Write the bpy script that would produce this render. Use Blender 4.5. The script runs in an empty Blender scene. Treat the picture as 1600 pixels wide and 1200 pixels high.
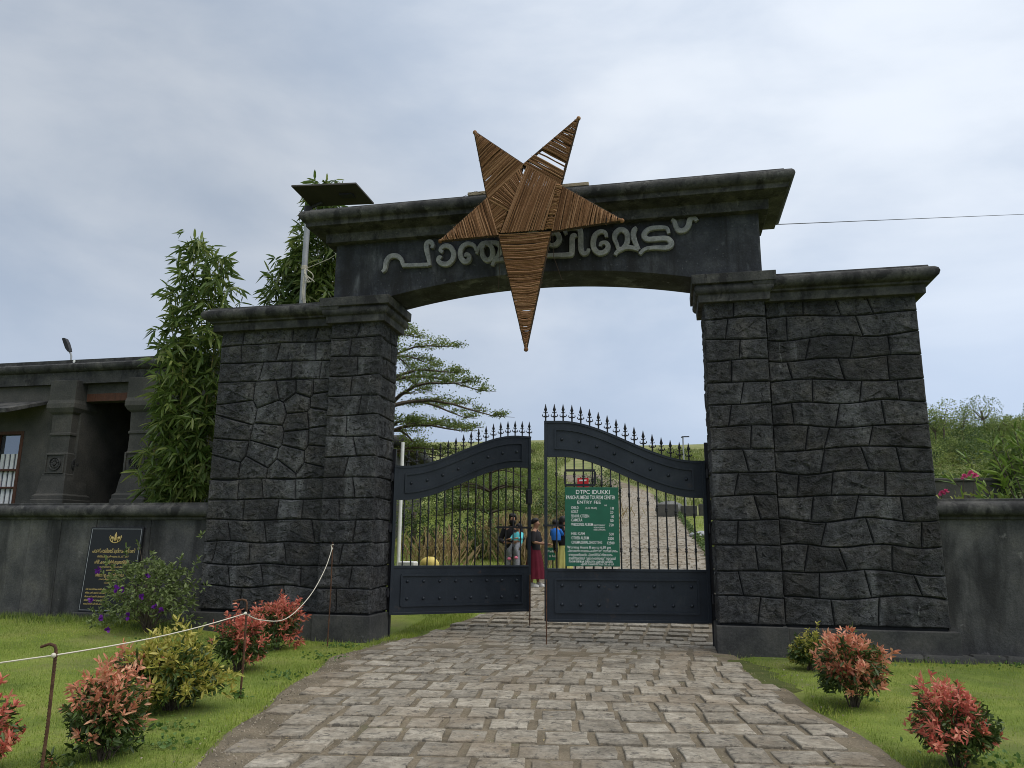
import bpy, math, random
import numpy as np
from mathutils import Vector, Matrix

rnd = random.Random(7)
C = bpy.context.scene.collection
R = math.radians
PI = math.pi

# ------------------------------------------------------------------ camera
cd = bpy.data.cameras.new('camera')
cam = bpy.data.objects.new('camera', cd)
C.objects.link(cam)
CAM_P = Vector((2.037, -11.5655, 1.5))
pit, yaw, rol = .2083, .2062, .0067
fw = Vector((-math.sin(yaw)*math.cos(pit), math.cos(yaw)*math.cos(pit), math.sin(pit)))
r0 = Vector((math.cos(yaw), math.sin(yaw), 0)); u0 = r0.cross(fw)
rr = r0*math.cos(rol)+u0*math.sin(rol); uu = -r0*math.sin(rol)+u0*math.cos(rol)
cam.matrix_world = Matrix(((rr.x, uu.x, -fw.x, CAM_P.x), (rr.y, uu.y, -fw.y, CAM_P.y), (rr.z, uu.z, -fw.z, CAM_P.z), (0, 0, 0, 1)))
cd.sensor_width = 36; cd.lens = 1186/1600*36; cd.clip_start = .05; cd.clip_end = 3000
S = bpy.context.scene
S.camera = cam

# ------------------------------------------------------------------ sky, sun, exposure
SUN_EL, SUN_AZ = R(62), R(108)          # azimuth measured from +Y towards +X
w = bpy.data.worlds.new('World'); S.world = w; w.use_nodes = True
nt = w.node_tree; nt.nodes.clear()
def N(t, k, **kw):
    n = t.nodes.new(k)
    for a, b in kw.items(): setattr(n, a, b)
    return n
out = N(nt, 'ShaderNodeOutputWorld'); bg = N(nt, 'ShaderNodeBackground'); bg.inputs['Strength'].default_value = .1
sky = N(nt, 'ShaderNodeTexSky', sky_type='NISHITA', sun_disc=False, sun_elevation=SUN_EL, sun_rotation=SUN_AZ, air_density=1.2, dust_density=3.0)
tc = N(nt, 'ShaderNodeTexCoord')
mp = N(nt, 'ShaderNodeMapping'); mp.inputs['Scale'].default_value = (1.0, 1.0, 2.3); mp.inputs['Location'].default_value = (.35, .2, .1)
nz = N(nt, 'ShaderNodeTexNoise'); nz.inputs['Scale'].default_value = 2.3; nz.inputs['Detail'].default_value = 8; nz.inputs['Roughness'].default_value = .52; nz.inputs['Distortion'].default_value = .25
rp = N(nt, 'ShaderNodeValToRGB')
rp.color_ramp.interpolation = 'EASE'
rp.color_ramp.elements[0].position = .30; rp.color_ramp.elements[0].color = (2.30, 2.70, 3.32, 1)
rp.color_ramp.elements[1].position = .70; rp.color_ramp.elements[1].color = (3.65, 3.9, 4.25, 1)
# clearer blue-grey air low down, between the cloud deck and the hills
sxz = N(nt, 'ShaderNodeSeparateXYZ'); hz_ = N(nt, 'ShaderNodeMapRange', interpolation_type='SMOOTHSTEP'); hz_.inputs['From Min'].default_value = .05; hz_.inputs['From Max'].default_value = .42
hz_.inputs['To Min'].default_value = .80; hz_.inputs['To Max'].default_value = .0
low = N(nt, 'ShaderNodeMix', data_type='RGBA'); low.inputs['B'].default_value = (2.55, 3.15, 4.2, 1)
# wide soft brightening round the veiled sun and towards the zenith, as under any thin overcast
sd = N(nt, 'ShaderNodeVectorMath', operation='DOT_PRODUCT')
sd.inputs[1].default_value = (math.cos(R(42))*math.sin(R(30)), math.cos(R(42))*math.cos(R(30)), math.sin(R(42)))
mr = N(nt, 'ShaderNodeMapRange', interpolation_type='SMOOTHSTEP'); mr.inputs['From Min'].default_value = .55; mr.inputs['From Max'].default_value = 1.0
mr.inputs['To Min'].default_value = .97; mr.inputs['To Max'].default_value = 1.42
vs = N(nt, 'ShaderNodeVectorMath', operation='SCALE')
mx = N(nt, 'ShaderNodeMix', data_type='RGBA'); mx.inputs['Factor'].default_value = .93
L = nt.links.new
L(tc.outputs['Generated'], mp.inputs['Vector']); L(mp.outputs['Vector'], nz.inputs['Vector']); L(nz.outputs['Fac'], rp.inputs['Fac'])
L(tc.outputs['Generated'], sd.inputs[0]); L(sd.outputs['Value'], mr.inputs['Value'])
L(tc.outputs['Generated'], sxz.inputs[0]); L(sxz.outputs['Z'], hz_.inputs['Value']); L(hz_.outputs['Result'], low.inputs['Factor']); L(rp.outputs['Color'], low.inputs['A']); L(low.outputs['Result'], vs.inputs[0]); L(mr.outputs['Result'], vs.inputs['Scale'])
L(sky.outputs['Color'], mx.inputs['A']); L(vs.outputs['Vector'], mx.inputs['B']); L(mx.outputs['Result'], bg.inputs['Color']); L(bg.outputs['Background'], out.inputs['Surface'])
sl = bpy.data.lights.new('sun', 'SUN'); sl.energy = 1.5; sl.angle = R(65); sl.color = (1, .96, .9)
so = bpy.data.objects.new('sun', sl); C.objects.link(so)
sv = Vector((math.cos(SUN_EL)*math.sin(SUN_AZ), math.cos(SUN_EL)*math.cos(SUN_AZ), math.sin(SUN_EL)))
so.rotation_euler = (-sv).to_track_quat('-Z', 'Y').to_euler(); so.location = (0, 0, 30)
S.view_settings.view_transform = 'Standard'; S.view_settings.look = 'None'; S.view_settings.exposure = .80; S.view_settings.gamma = 1
S.view_settings.use_curve_mapping = False
S.cycles.filter_width = .95

# ------------------------------------------------------------------ materials
def newmat(name):
    m = bpy.data.materials.new(name); m.use_nodes = True
    t = m.node_tree; t.nodes.clear()
    o = N(t, 'ShaderNodeOutputMaterial'); b = N(t, 'ShaderNodeBsdfPrincipled')
    t.links.new(b.outputs[0], o.inputs['Surface'])
    return m, t, b, o
def ramp(t, stops):
    r = N(t, 'ShaderNodeValToRGB'); e = r.color_ramp.elements
    while len(e) < len(stops): e.new(.5)
    for k, (p, c) in enumerate(stops):
        e[k].position = p; e[k].color = (c[0], c[1], c[2], 1)
    return r
def noise(t, vec, scale, detail=5, rough=.6, dist=0.):
    n = N(t, 'ShaderNodeTexNoise'); n.inputs['Scale'].default_value = scale; n.inputs['Detail'].default_value = detail
    n.inputs['Roughness'].default_value = rough; n.inputs['Distortion'].default_value = dist
    if vec is not None: t.links.new(vec, n.inputs['Vector'])
    return n
def position(t, scale=None):
    g = N(t, 'ShaderNodeNewGeometry'); v = g.outputs['Position']
    if scale:
        m = N(t, 'ShaderNodeMapping'); m.inputs['Scale'].default_value = scale; t.links.new(v, m.inputs['Vector']); v = m.outputs['Vector']
    return v
def mixc(t, fac, a, b, mode='MIX'):
    m = N(t, 'ShaderNodeMix', data_type='RGBA', blend_type=mode)
    for s, v in (('Factor', fac), ('A', a), ('B', b)):
        if isinstance(v, (int, float)): m.inputs[s].default_value = v
        elif isinstance(v, tuple): m.inputs[s].default_value = (*v, 1)
        else: t.links.new(v, m.inputs[s])
    return m.outputs['Result']
def M(name, stops, scale=3., rough=.85, bump=.3, bscale=25., fine=.35, vary=0., spec=.3, metal=0., stains_and_pits=None, stretch=None, bdist=.02, detail=6):
    m, t, b, o = newmat(name)
    v = position(t, stretch)
    n1 = noise(t, v, scale, detail)
    col = ramp(t, [(.3+.4*k/(max(1, len(stops)-1)), c) for k, c in enumerate(stops)])
    t.links.new(n1.outputs['Fac'], col.inputs['Fac'])
    c = col.outputs['Color']
    p = position(t)
    n2 = noise(t, p, bscale, 8, .7)
    if fine:
        g = ramp(t, [(.25, (1-fine,)*3), (.75, (1+fine,)*3)]); t.links.new(n2.outputs['Fac'], g.inputs['Fac'])
        c = mixc(t, 1., c, g.outputs['Color'], 'MULTIPLY')
    if vary:
        oi = N(t, 'ShaderNodeObjectInfo')
        mr = N(t, 'ShaderNodeMapRange'); mr.inputs['To Min'].default_value = 1-vary; mr.inputs['To Max'].default_value = 1+vary
        t.links.new(oi.outputs['Random'], mr.inputs['Value'])
        vm = N(t, 'ShaderNodeVectorMath', operation='SCALE'); t.links.new(c, vm.inputs[0]); t.links.new(mr.outputs['Result'], vm.inputs['Scale']); c = vm.outputs['Vector']
    for st in (stains_and_pits or []):
        sc, sscale, lo, hi, amt = st[:5]
        ns = noise(t, position(t, st[5] if len(st) > 5 else None), sscale, 5, .65, .4)
        rs = ramp(t, [(lo, (0, 0, 0)), (hi, (amt,)*3)]); t.links.new(ns.outputs['Fac'], rs.inputs['Fac'])
        c = mixc(t, rs.outputs['Color'], c, sc)
    t.links.new(c, b.inputs['Base Color'])
    b.inputs['Roughness'].default_value = rough; b.inputs['Specular IOR Level'].default_value = spec; b.inputs['Metallic'].default_value = metal
    if bump:
        bp = N(t, 'ShaderNodeBump'); bp.inputs['Strength'].default_value = bump; bp.inputs['Distance'].default_value = bdist
        n3 = noise(t, p, bscale*3.3, 6, .65)
        ma = N(t, 'ShaderNodeMath', operation='MULTIPLY_ADD'); ma.inputs[1].default_value = .35; t.links.new(n3.outputs['Fac'], ma.inputs[0]); t.links.new(n2.outputs['Fac'], ma.inputs[2])
        t.links.new(ma.outputs[0], bp.inputs['Height']); t.links.new(bp.outputs['Normal'], b.inputs['Normal'])
    return m
def leafmat(name, stops, trans=.3, rough=.5, big=None):
    m, t, b, o = newmat(name)
    g = N(t, 'ShaderNodeNewGeometry')
    col = ramp(t, [(k/(max(1, len(stops)-1)), c) for k, c in enumerate(stops)])
    t.links.new(g.outputs['Random Per Island'], col.inputs['Fac']); c = col.outputs['Color']
    if big:
        n = noise(t, position(t), big, 3)
        r_ = ramp(t, [(.28, (.55, .62, .6)), (.72, (1.4, 1.28, 1.1))]); t.links.new(n.outputs['Fac'], r_.inputs['Fac'])
        c = mixc(t, 1., c, r_.outputs['Color'], 'MULTIPLY')
    t.links.new(c, b.inputs['Base Color']); b.inputs['Roughness'].default_value = rough; b.inputs['Specular IOR Level'].default_value = .35
    tr = N(t, 'ShaderNodeBsdfTranslucent'); t.links.new(c, tr.inputs['Color'])
    ms = N(t, 'ShaderNodeMixShader'); ms.inputs[0].default_value = trans
    t.links.new(b.outputs[0], ms.inputs[1]); t.links.new(tr.outputs[0], ms.inputs[2]); t.links.new(ms.outputs[0], o.inputs['Surface'])
    return m
def islandmat(name, stops, rough=.9, spec=.1):
    m, t, b, o = newmat(name)
    g = N(t, 'ShaderNodeNewGeometry')
    col = ramp(t, [(k/(max(1, len(stops)-1)), c) for k, c in enumerate(stops)])
    t.links.new(g.outputs['Random Per Island'], col.inputs['Fac'])
    n = noise(t, position(t), 60, 4)
    r_ = ramp(t, [(.3, (.7,)*3), (.7, (1.25,)*3)]); t.links.new(n.outputs['Fac'], r_.inputs['Fac'])
    t.links.new(mixc(t, 1., col.outputs['Color'], r_.outputs['Color'], 'MULTIPLY'), b.inputs['Base Color'])
    b.inputs['Roughness'].default_value = rough; b.inputs['Specular IOR Level'].default_value = spec
    return m
def flat(name, c, rough=.7, spec=.3, metal=0., alpha=None):
    return M(name, [tuple(x*.9 for x in c), tuple(min(1, x*1.1) for x in c)], 6, rough, .08, 60, .1, 0, spec, metal)

LIME = (.30, .31, .32)
MT = {}
MT['stone'] = M('dark_cladding_stone', [(.038, .040, .044), (.072, .074, .078), (.116, .112, .105)], 2.6, .82, 1., 13, .85, .3, .35,
                stains_and_pits=[((.46, .47, .48), 3.0, .66, .74, .75, (1.5, 1, .30)), (LIME, 1.8, .56, .76, .8, (1, 1, .30)), ((.060, .050, .040), .9, .52, .75, .55), ((.014, .014, .015), 16, .55, .63, .85)], bdist=.14)  # last entry is dark pit flecks, cavity shade put into the stone colour
MT['core'] = M('dark_joint_mortar', [(.012, .013, .015), (.022, .023, .025)], 4, .95, .4, 30, .3)
MT['render'] = M('weathered_black_render', [(.012, .014, .018), (.030, .033, .040), (.066, .070, .076)], 2.3, .78, .45, 28, .4, 0, .35,
                 stains_and_pits=[((.34, .36, .38), 2.4, .54, .80, .6, (1, 1, .3)), ((.010, .010, .011), 1.7, .48, .62, .85, (1.3, 1, .25)), ((.16, .165, .17), 14, .62, .72, .5)])
MT['cornice'] = M('weathered_cornice_plaster', [(.022, .023, .024), (.050, .050, .048), (.10, .097, .088)], 3.2, .8, .5, 30, .45, 0, .35,
                  stains_and_pits=[((.010, .010, .011), 4, .50, .62, .85, (1, 1, .5)), ((.17, .17, .155), 9, .60, .76, .6)])
MT['plinth'] = M('grey_plinth_plaster', [(.035, .036, .037), (.06, .06, .058), (.085, .082, .075)], 2.5, .85, .4, 30, .4,
                 stains_and_pits=[(LIME, 3.5, .66, .78, .6), ((.05, .055, .03), 1.8, .6, .75, .5)])
MT['wall'] = M('stained_boundary_plaster', [(.034, .036, .038), (.072, .072, .072), (.115, .111, .10)], 1.6, .82, .5, 34, .4, 0, .35,
               stains_and_pits=[((.22, .215, .205), 1.5, .56, .80, .6, (1, 1, .4)), ((.015, .015, .016), 1.6, .48, .64, .8, (1.3, 1, .3)), ((.26, .25, .24), 5, .66, .76, .6)])
MT['house'] = M('dark_house_plaster', [(.040, .041, .038), (.068, .067, .060), (.10, .094, .082)], 1.5, .85, .35, 30, .35,
                stains_and_pits=[((.11, .10, .09), 2.0, .66, .85, .4, (1, 1, .3))])
MT['letter'] = M('limewashed_letter', [(.15, .155, .16), (.24, .245, .245), (.33, .33, .32)], 8, .85, .4, 45, .3, .08,
                 stains_and_pits=[((.07, .075, .06), 7, .58, .72, .7)])
MT['paver'] = M('granite_paver', [(.21, .184, .142), (.32, .286, .228), (.43, .39, .32)], 3.2, .85, 1., 17, .5, .2, .25,
                stains_and_pits=[((.27, .20, .125), .7, .48, .66, .5), ((.085, .078, .066), 14, .54, .64, .75), ((.40, .37, .32), 20, .62, .72, .5)], bdist=.035)  # second entry scatters small dark pit flecks over the stone
MT['dirt'] = M('gritty_earth_joint', [(.11, .09, .062), (.175, .145, .10), (.245, .20, .14)], 2.2, .95, .7, 60, .5, bdist=.02,
               stains_and_pits=[((.06, .085, .025), 1.1, .6, .72, .6)])
MT['ground'] = M('lawn_soil', [(.12, .17, .026), (.20, .26, .042), (.28, .31, .075)], 1.3, .95, .8, 40, .5, bdist=.04,
                 stains_and_pits=[((.22, .20, .09), .8, .50, .72, .7), ((.06, .11, .02), .5, .52, .7, .6)])
_t = MT['ground'].node_tree; _b = [n for n in _t.nodes if n.type == 'BSDF_PRINCIPLED'][0]
_src = _b.inputs['Base Color'].links[0].from_socket
_sx = N(_t, 'ShaderNodeSeparateXYZ'); _t.links.new(position(_t), _sx.inputs[0])
_mr = N(_t, 'ShaderNodeMapRange'); _mr.inputs['From Min'].default_value = 12; _mr.inputs['From Max'].default_value = 45; _mr.inputs['To Max'].default_value = .85; _t.links.new(_sx.outputs['Y'], _mr.inputs['Value'])
_hn = noise(_t, position(_t), .35, 8, .65); _hr = ramp(_t, [(.3, (.10, .125, .045)), (.5, (.19, .20, .075)), (.7, (.28, .25, .13))]); _t.links.new(_hn.outputs['Fac'], _hr.inputs['Fac'])
_t.links.new(mixc(_t, _mr.outputs['Result'], _src, _hr.outputs['Color']), _b.inputs['Base Color'])
MT['iron'] = M('slate_blue_gate_paint', [(.009, .014, .021), (.014, .020, .029), (.020, .027, .036)], 2.5, .45, .1, 40, .2, 0, .4,
               stains_and_pits=[((.05, .055, .06), 3, .58, .8, .4, (3, 3, .4)), ((.085, .055, .038), 5, .64, .74, .45), ((.10, .095, .085), 1.6, .62, .8, .3)])
MT['ironbar'] = flat('black_iron_bar', (.014, .014, .018), .5, .4)
MT['rust'] = M('rusted_rebar', [(.05, .028, .018), (.10, .05, .03), (.15, .08, .045)], 14, .9, .4, 80, .4)
MT['rope'] = flat('cream_cord', (.62, .58, .48), .9)
MT['coir'] = islandmat('coir_strand', [(.115, .058, .029), (.21, .108, .054), (.30, .162, .085), (.38, .225, .128)])
MT['coirdark'] = flat('dark_frame_rod', (.04, .026, .015), .9)
MT['wood'] = M('pale_timber', [(.30, .24, .16), (.42, .35, .25)], 5, .8, .3, 40, .3)
MT['brown'] = M('brown_stained_timber', [(.06, .026, .015), (.11, .045, .025)], 4, .7, .2, 30, .3, stretch=(6, 6, 1))
MT['green'] = flat('signboard_green', (.012, .115, .066), .5, .4)
MT['white'] = flat('white_paint', (.8, .8, .78), .6)
MT['gold'] = M('gilded_lettering', [(.42, .31, .10), (.6, .47, .2)], 20, .5, .1, 60, .15)
MT['granite'] = M('polished_black_granite', [(.012, .013, .015), (.018, .019, .021)], 60, .38, 0, 90, .2, 0, .28)
MT['red'] = flat('red_sign', (.6, .03, .04), .6)
MT['steel'] = M('galvanised_pole', [(.28, .29, .30), (.38, .39, .40)], 6, .5, .05, 40, .15, 0, .5, .3)
MT['panelback'] = flat('solar_panel_backing', (.035, .032, .025), .6)
MT['blackplastic'] = flat('black_plastic', (.02, .02, .022), .5)
MT['bark'] = M('grey_bark', [(.07, .055, .04), (.13, .105, .08)], 8, .95, .6, 30, .4)
MT['culm'] = M('bamboo_culm', [(.16, .17, .05), (.34, .27, .09)], 3, .6, .1, 30, .2)
MT['bamboo'] = leafmat('bamboo_leaf', [(.06, .105, .025), (.10, .165, .04), (.15, .22, .055), (.24, .29, .10)], .4, .42, 1.2)
MT['gleaf'] = leafmat('green_leaf', [(.035, .06, .016), (.06, .10, .024), (.10, .145, .036)], .25, .4)
MT['rleaf'] = leafmat('coral_young_leaf', [(.58, .19, .115), (.68, .29, .17), (.70, .41, .24), (.62, .21, .14)], .3, .4)
MT['rleaf2'] = leafmat('crimson_young_leaf', [(.52, .115, .085), (.64, .19, .135), (.70, .31, .20)], .3, .4)
MT['yleaf'] = leafmat('olive_gold_leaf', [(.26, .27, .045), (.42, .40, .08), (.54, .45, .12), (.34, .36, .06)], .3, .4)
MT['tleaf'] = leafmat('sage_leaf', [(.10, .14, .045), (.16, .21, .07), (.23, .28, .11)], .25, .5)
MT['purple'] = leafmat('purple_petal', [(.10, .012, .22), (.17, .02, .32)], .3, .5)
MT['pink'] = leafmat('pink_petal', [(.55, .05, .18), (.7, .15, .3)], .3, .5)
MT['treeleaf'] = leafmat('almond_tree_leaf', [(.085, .13, .03), (.14, .20, .048), (.21, .26, .08)], .42, .5, .5)
MT['bankleaf'] = leafmat('bank_shrub_leaf', [(.10, .14, .035), (.16, .21, .05), (.24, .27, .09)], .35, .6, .35)
MT['hillleaf'] = leafmat('hill_tree_leaf', [(.125, .18, .055), (.185, .25, .075), (.26, .32, .11)], .4, .7, .25)
MT['darkleaf'] = leafmat('dark_shrub_leaf', [(.045, .085, .028), (.075, .13, .04), (.12, .175, .06)], .25, .5, .5)
MT['brightleaf'] = leafmat('oleander_leaf', [(.10, .18, .03), (.16, .27, .045), (.25, .34, .09)], .3, .35, 1.)
MT['grass'] = leafmat('lawn_blade', [(.13, .20, .024), (.20, .30, .038), (.28, .37, .06), (.38, .40, .12)], .35, .6, .7)
MT['weed'] = leafmat('weed_leaf', [(.07, .14, .03), (.13, .22, .05)], .3, .5)
MT['drygrass'] = leafmat('dry_reed', [(.28, .21, .13), (.42, .33, .21), (.34, .30, .14)], .3, .8, .4)
MT['grit'] = flat('pale_grit', (.30, .26, .20), .9)
MT['redearth'] = M('red_earth', [(.26, .13, .07), (.36, .20, .11)], .5, .95, .3, 10, .3)
MT['skin'] = flat('brown_skin', (.30, .16, .10), .6)
MT['hair'] = flat('black_hair', (.012, .010, .010), .5)
MT['blackcloth'] = flat('black_cotton', (.018, .017, .02), .9)
MT['denim'] = M('grey_denim', [(.20, .21, .24), (.32, .33, .36)], 9, .9, .2, 60, .3)
MT['maroon'] = M('maroon_cloth', [(.09, .008, .018), (.13, .012, .028)], 6, .9, .1, 40, .2)
MT['yellowcloth'] = flat('lemon_cloth', (.52, .50, .16), .9)
MT['bluecloth'] = flat('blue_cloth', (.03, .18, .62), .9)
MT['aqua'] = flat('aqua_cloth', (.12, .55, .6), .9)
MT['pinkcloth'] = flat('pink_shoe', (.7, .2, .3), .8)
MT['boulder'] = M('grey_boulder', [(.10, .105, .10), (.2, .2, .19)], 2, .9, .6, 12, .4)
MT['yellowpaint'] = flat('yellow_paint', (.75, .6, .18), .7)
MT['moss'] = M('moss_mat', [(.05, .07, .015), (.10, .11, .03)], 6, .98, .8, 60, .5)

# ------------------------------------------------------------------ mesh helpers
def link(o, parent=None):
    C.objects.link(o)
    if parent is not None: o.parent = parent
    return o
def npmesh(name, V, F, mat, parent=None, smooth=False, kind=None):
    """F: list of (n,k) index arrays"""
    V = np.asarray(V, dtype=np.float32)
    me = bpy.data.meshes.new(name)
    me.vertices.add(len(V)); me.vertices.foreach_set('co', V.ravel())
    Fs = F if isinstance(F, list) else [F]
    loops = np.concatenate([f.ravel() for f in Fs]).astype(np.int32)
    tot = np.concatenate([np.full(len(f), f.shape[1], dtype=np.int32) for f in Fs])
    st = np.concatenate([[0], np.cumsum(tot)[:-1]]).astype(np.int32)
    me.loops.add(len(loops)); me.loops.foreach_set('vertex_index', loops)
    me.polygons.add(len(tot)); me.polygons.foreach_set('loop_start', st); me.polygons.foreach_set('loop_total', tot)
    me.update(calc_edges=True)
    if smooth: me.polygons.foreach_set('use_smooth', np.ones(len(tot), dtype=bool))
    me.materials.append(mat)
    o = bpy.data.objects.new(name, me)
    if kind: o['kind'] = kind
    return link(o, parent)
class MB:
    def __init__(s): s.v = []; s.f = []
    def add(s, V, F):
        n = len(s.v); s.v += [tuple(p) for p in V]; s.f += [tuple(i+n for i in f) for f in F]; return s
    def box(s, x0, x1, y0, y1, z0, z1):
        return s.add([(x0, y0, z0), (x1, y0, z0), (x1, y1, z0), (x0, y1, z0), (x0, y0, z1), (x1, y0, z1), (x1, y1, z1), (x0, y1, z1)],
                     [(0, 3, 2, 1), (4, 5, 6, 7), (0, 1, 5, 4), (1, 2, 6, 5), (2, 3, 7, 6), (3, 0, 4, 7)])
    def rings(s, rg, closed=True, cap=True):
        n = len(rg[0]); b = len(s.v)
        for r_ in rg: s.v += [tuple(p) for p in r_]
        for k in range(len(rg)-1):
            for i in range(n if closed else n-1):
                j = (i+1) % n; s.f.append((b+k*n+i, b+k*n+j, b+(k+1)*n+j, b+(k+1)*n+i))
        if cap:
            s.f.append(tuple(b+i for i in reversed(range(n)))); s.f.append(tuple(b+(len(rg)-1)*n+i for i in range(n)))
        return s
    def tube(s, pts, r, n=8, cap=True):
        pts = [Vector(p) for p in pts]; rg = []
        prev = None
        for k, p in enumerate(pts):
            d = (pts[min(k+1, len(pts)-1)]-pts[max(k-1, 0)]).normalized()
            if prev is None:
                a = d.cross(Vector((0, 0, 1)));
                if a.length < 1e-3: a = d.cross(Vector((1, 0, 0)))
            else: a = prev-d*prev.dot(d)
            a.normalize(); prev = a; b = d.cross(a)
            q = r[k] if isinstance(r, (list, tuple)) else r
            rg.append([p+a*(q*math.cos(2*PI*i/n))+b*(q*math.sin(2*PI*i/n)) for i in range(n)])
        return s.rings(rg, True, cap)
    def lathe(s, prof, n=12, c=(0, 0, 0), axis='z'):
        rg = []
        for r_, z in prof:
            ring = []
            for i in range(n):
                a = 2*PI*i/n
                p = (r_*math.cos(a), r_*math.sin(a), z)
                if axis == 'y': p = (p[0], -p[2], p[1])
                ring.append((c[0]+p[0], c[1]+p[1], c[2]+p[2]))
            rg.append(ring)
        return s.rings(rg)
    def rectrings(s, x0, x1, y0, y1, prof):
        return s.rings([[(x0-o, y0-o, z), (x1+o, y0-o, z), (x1+o, y1+o, z), (x0-o, y1+o, z)] for o, z in prof])
    def prism(s, poly, y0, y1):
        return s.rings([[(x, y0, z) for x, z in poly], [(x, y1, z) for x, z in poly]])
    def sphere(s, c, r, n=8, m=6, sq=(1, 1, 1)):
        return s.rings([[(c[0]+sq[0]*r*math.sin(PI*k/m)*math.cos(2*PI*i/n), c[1]+sq[1]*r*math.sin(PI*k/m)*math.sin(2*PI*i/n), c[2]-sq[2]*r*math.cos(PI*k/m)) for i in range(n)] for k in [.08]+list(range(1, m))+[m-.08]])
    def mesh(s, name, mat, smooth=None):
        me = bpy.data.meshes.new(name); me.from_pydata(s.v, [], s.f)
        me.materials.append(mat)
        import bmesh as _b
        bm = _b.new(); bm.from_mesh(me); _b.ops.recalc_face_normals(bm, faces=bm.faces); bm.to_mesh(me); bm.free()
        if smooth is not None:
            me.polygons.foreach_set('use_smooth', np.ones(len(me.polygons), dtype=bool)); me.set_sharp_from_angle(angle=R(smooth))
        me.update(); return me
    def build(s, name, mat, parent=None, smooth=None, bevel=0, loc=None):
        o = bpy.data.objects.new(name, s.mesh(name, mat, smooth))
        if loc: o.location = loc
        if bevel:
            b = o.modifiers.new('bevel', 'BEVEL'); b.width = bevel; b.segments = 2; b.limit_method = 'ANGLE'; b.angle_limit = R(50)
        return link(o, parent)
def tag(o, label, cat=None, group=None, kind=None):
    if label: o['label'] = label
    if cat: o['category'] = cat
    if group: o['group'] = group
    if kind: o['kind'] = kind
    return o
def thing(name, label, cat, loc=(0, 0, 0), rz=0, group=None):
    o = bpy.data.objects.new(name, None); o.location = loc; o.rotation_euler = (0, 0, rz); o.empty_display_size = .2
    link(o); return tag(o, label, cat, group)
def inst(name, me, parent, loc=(0, 0, 0), rot=(0, 0, 0), scale=(1, 1, 1)):
    o = bpy.data.objects.new(name, me); o.location = loc; o.rotation_euler = rot; o.scale = scale
    return link(o, parent)
def sstep(a, b, x):
    t = min(1, max(0, (x-a)/(b-a))); return t*t*(3-2*t)
def interp(x, pts):
    if x <= pts[0][0]: return pts[0][1]
    for (a, p), (b, q) in zip(pts, pts[1:]):
        if x <= b: return p+(q-p)*(x-a)/(b-a)
    return pts[-1][1]
def catmull(pts, n=5, closed=False):
    P = [np.array(p, float) for p in pts]; o = []
    m = len(P)
    for i in range(m-1):
        p0 = P[max(i-1, 0)]; p1 = P[i]; p2 = P[i+1]; p3 = P[min(i+2, m-1)]
        for k in range(n):
            t = k/n
            o.append(.5*((2*p1)+(-p0+p2)*t+(2*p0-5*p1+4*p2-p3)*t*t+(-p0+3*p1-3*p2+p3)*t**3))
    o.append(P[-1]); return o

# ------------------------------------------------------------------ terrain
XL = [(-14, 1.2), (-8.5, -.2), (-6.4, -.90), (-4.4, -1.45), (-1.6, -2.10), (.5, -2.05), (3, -1.6), (6.5, -1.2), (10, -1.15), (43, -2.3), (60, -4.5), (75, -11)]
XR = [(-14, 4.6), (-8, 3.95), (-5.4, 3.43), (-4.35, 3.23), (-2.8, 3.04), (-.4, 2.64), (.8, 2.58), (10, 3.07), (43, 2.0), (60, .2), (75, -6)]
def xl(y): return interp(y, XL)
def xr(y): return interp(y, XR)
def H(x, y):
    z = .22*min(1, max(0, (-x-4.2)/2.8))*min(1, max(0, (y+5.5)/5))
    z *= 1-sstep(2, 8, y)
    if y > .6:
        q = y-.6; z += .095*(q-1.2*(1-math.exp(-q/1.2)))+.1*max(0, min(y, 125)-52)**1.0*sstep(48, 66, y)
        if y > 125: z -= .0
    off = max(0, xl(y)-x, x-xr(y))
    z += 1.3*sstep(1.5, 7, xl(y)-x)*sstep(12, 28, y)
    z += 1.7*sstep(8, 38, x)*sstep(18, 70, y)
    if y < 60: z -= .0
    z += .12*math.sin(x*.35+1)*math.sin(y*.23)*sstep(9, 25, y)*min(1, off/3)
    if y > 125: z = z*1.0-.06*(y-125)
    return z
# ------------------------------------------------------------------ ground
xs = np.unique(np.concatenate([np.arange(-14, 14.01, .28), np.arange(-60, 70, 2.5), np.arange(-400, 401, 40.)]))
ys = np.unique(np.concatenate([np.arange(-13, 14.01, .28), np.arange(14, 80, 1.5), np.arange(80, 135, 4), np.arange(-60, 500, 40.)]))
GX, GY = np.meshgrid(xs, ys)
GZ = np.array([[H(x, y) for x in xs] for y in ys])
# the bed of the drive lies a hand's breadth lower than the lawn
for j, y in enumerate(ys):
    for i, x in enumerate(xs):
        if y < 75 and xl(y)-.45 < x < xr(y)+.28: GZ[j, i] -= .05
nx, ny = len(xs), len(ys)
idx = np.arange(nx*ny).reshape(ny, nx)
F = np.stack([idx[:-1, :-1], idx[:-1, 1:], idx[1:, 1:], idx[1:, :-1]], -1).reshape(-1, 4)
g = npmesh('ground', np.stack([GX, GY, GZ], -1).reshape(-1, 3), F, MT['ground'], smooth=True)
tag(g, 'green lawn and grassy hillside around the gateway', kind='structure')

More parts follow.
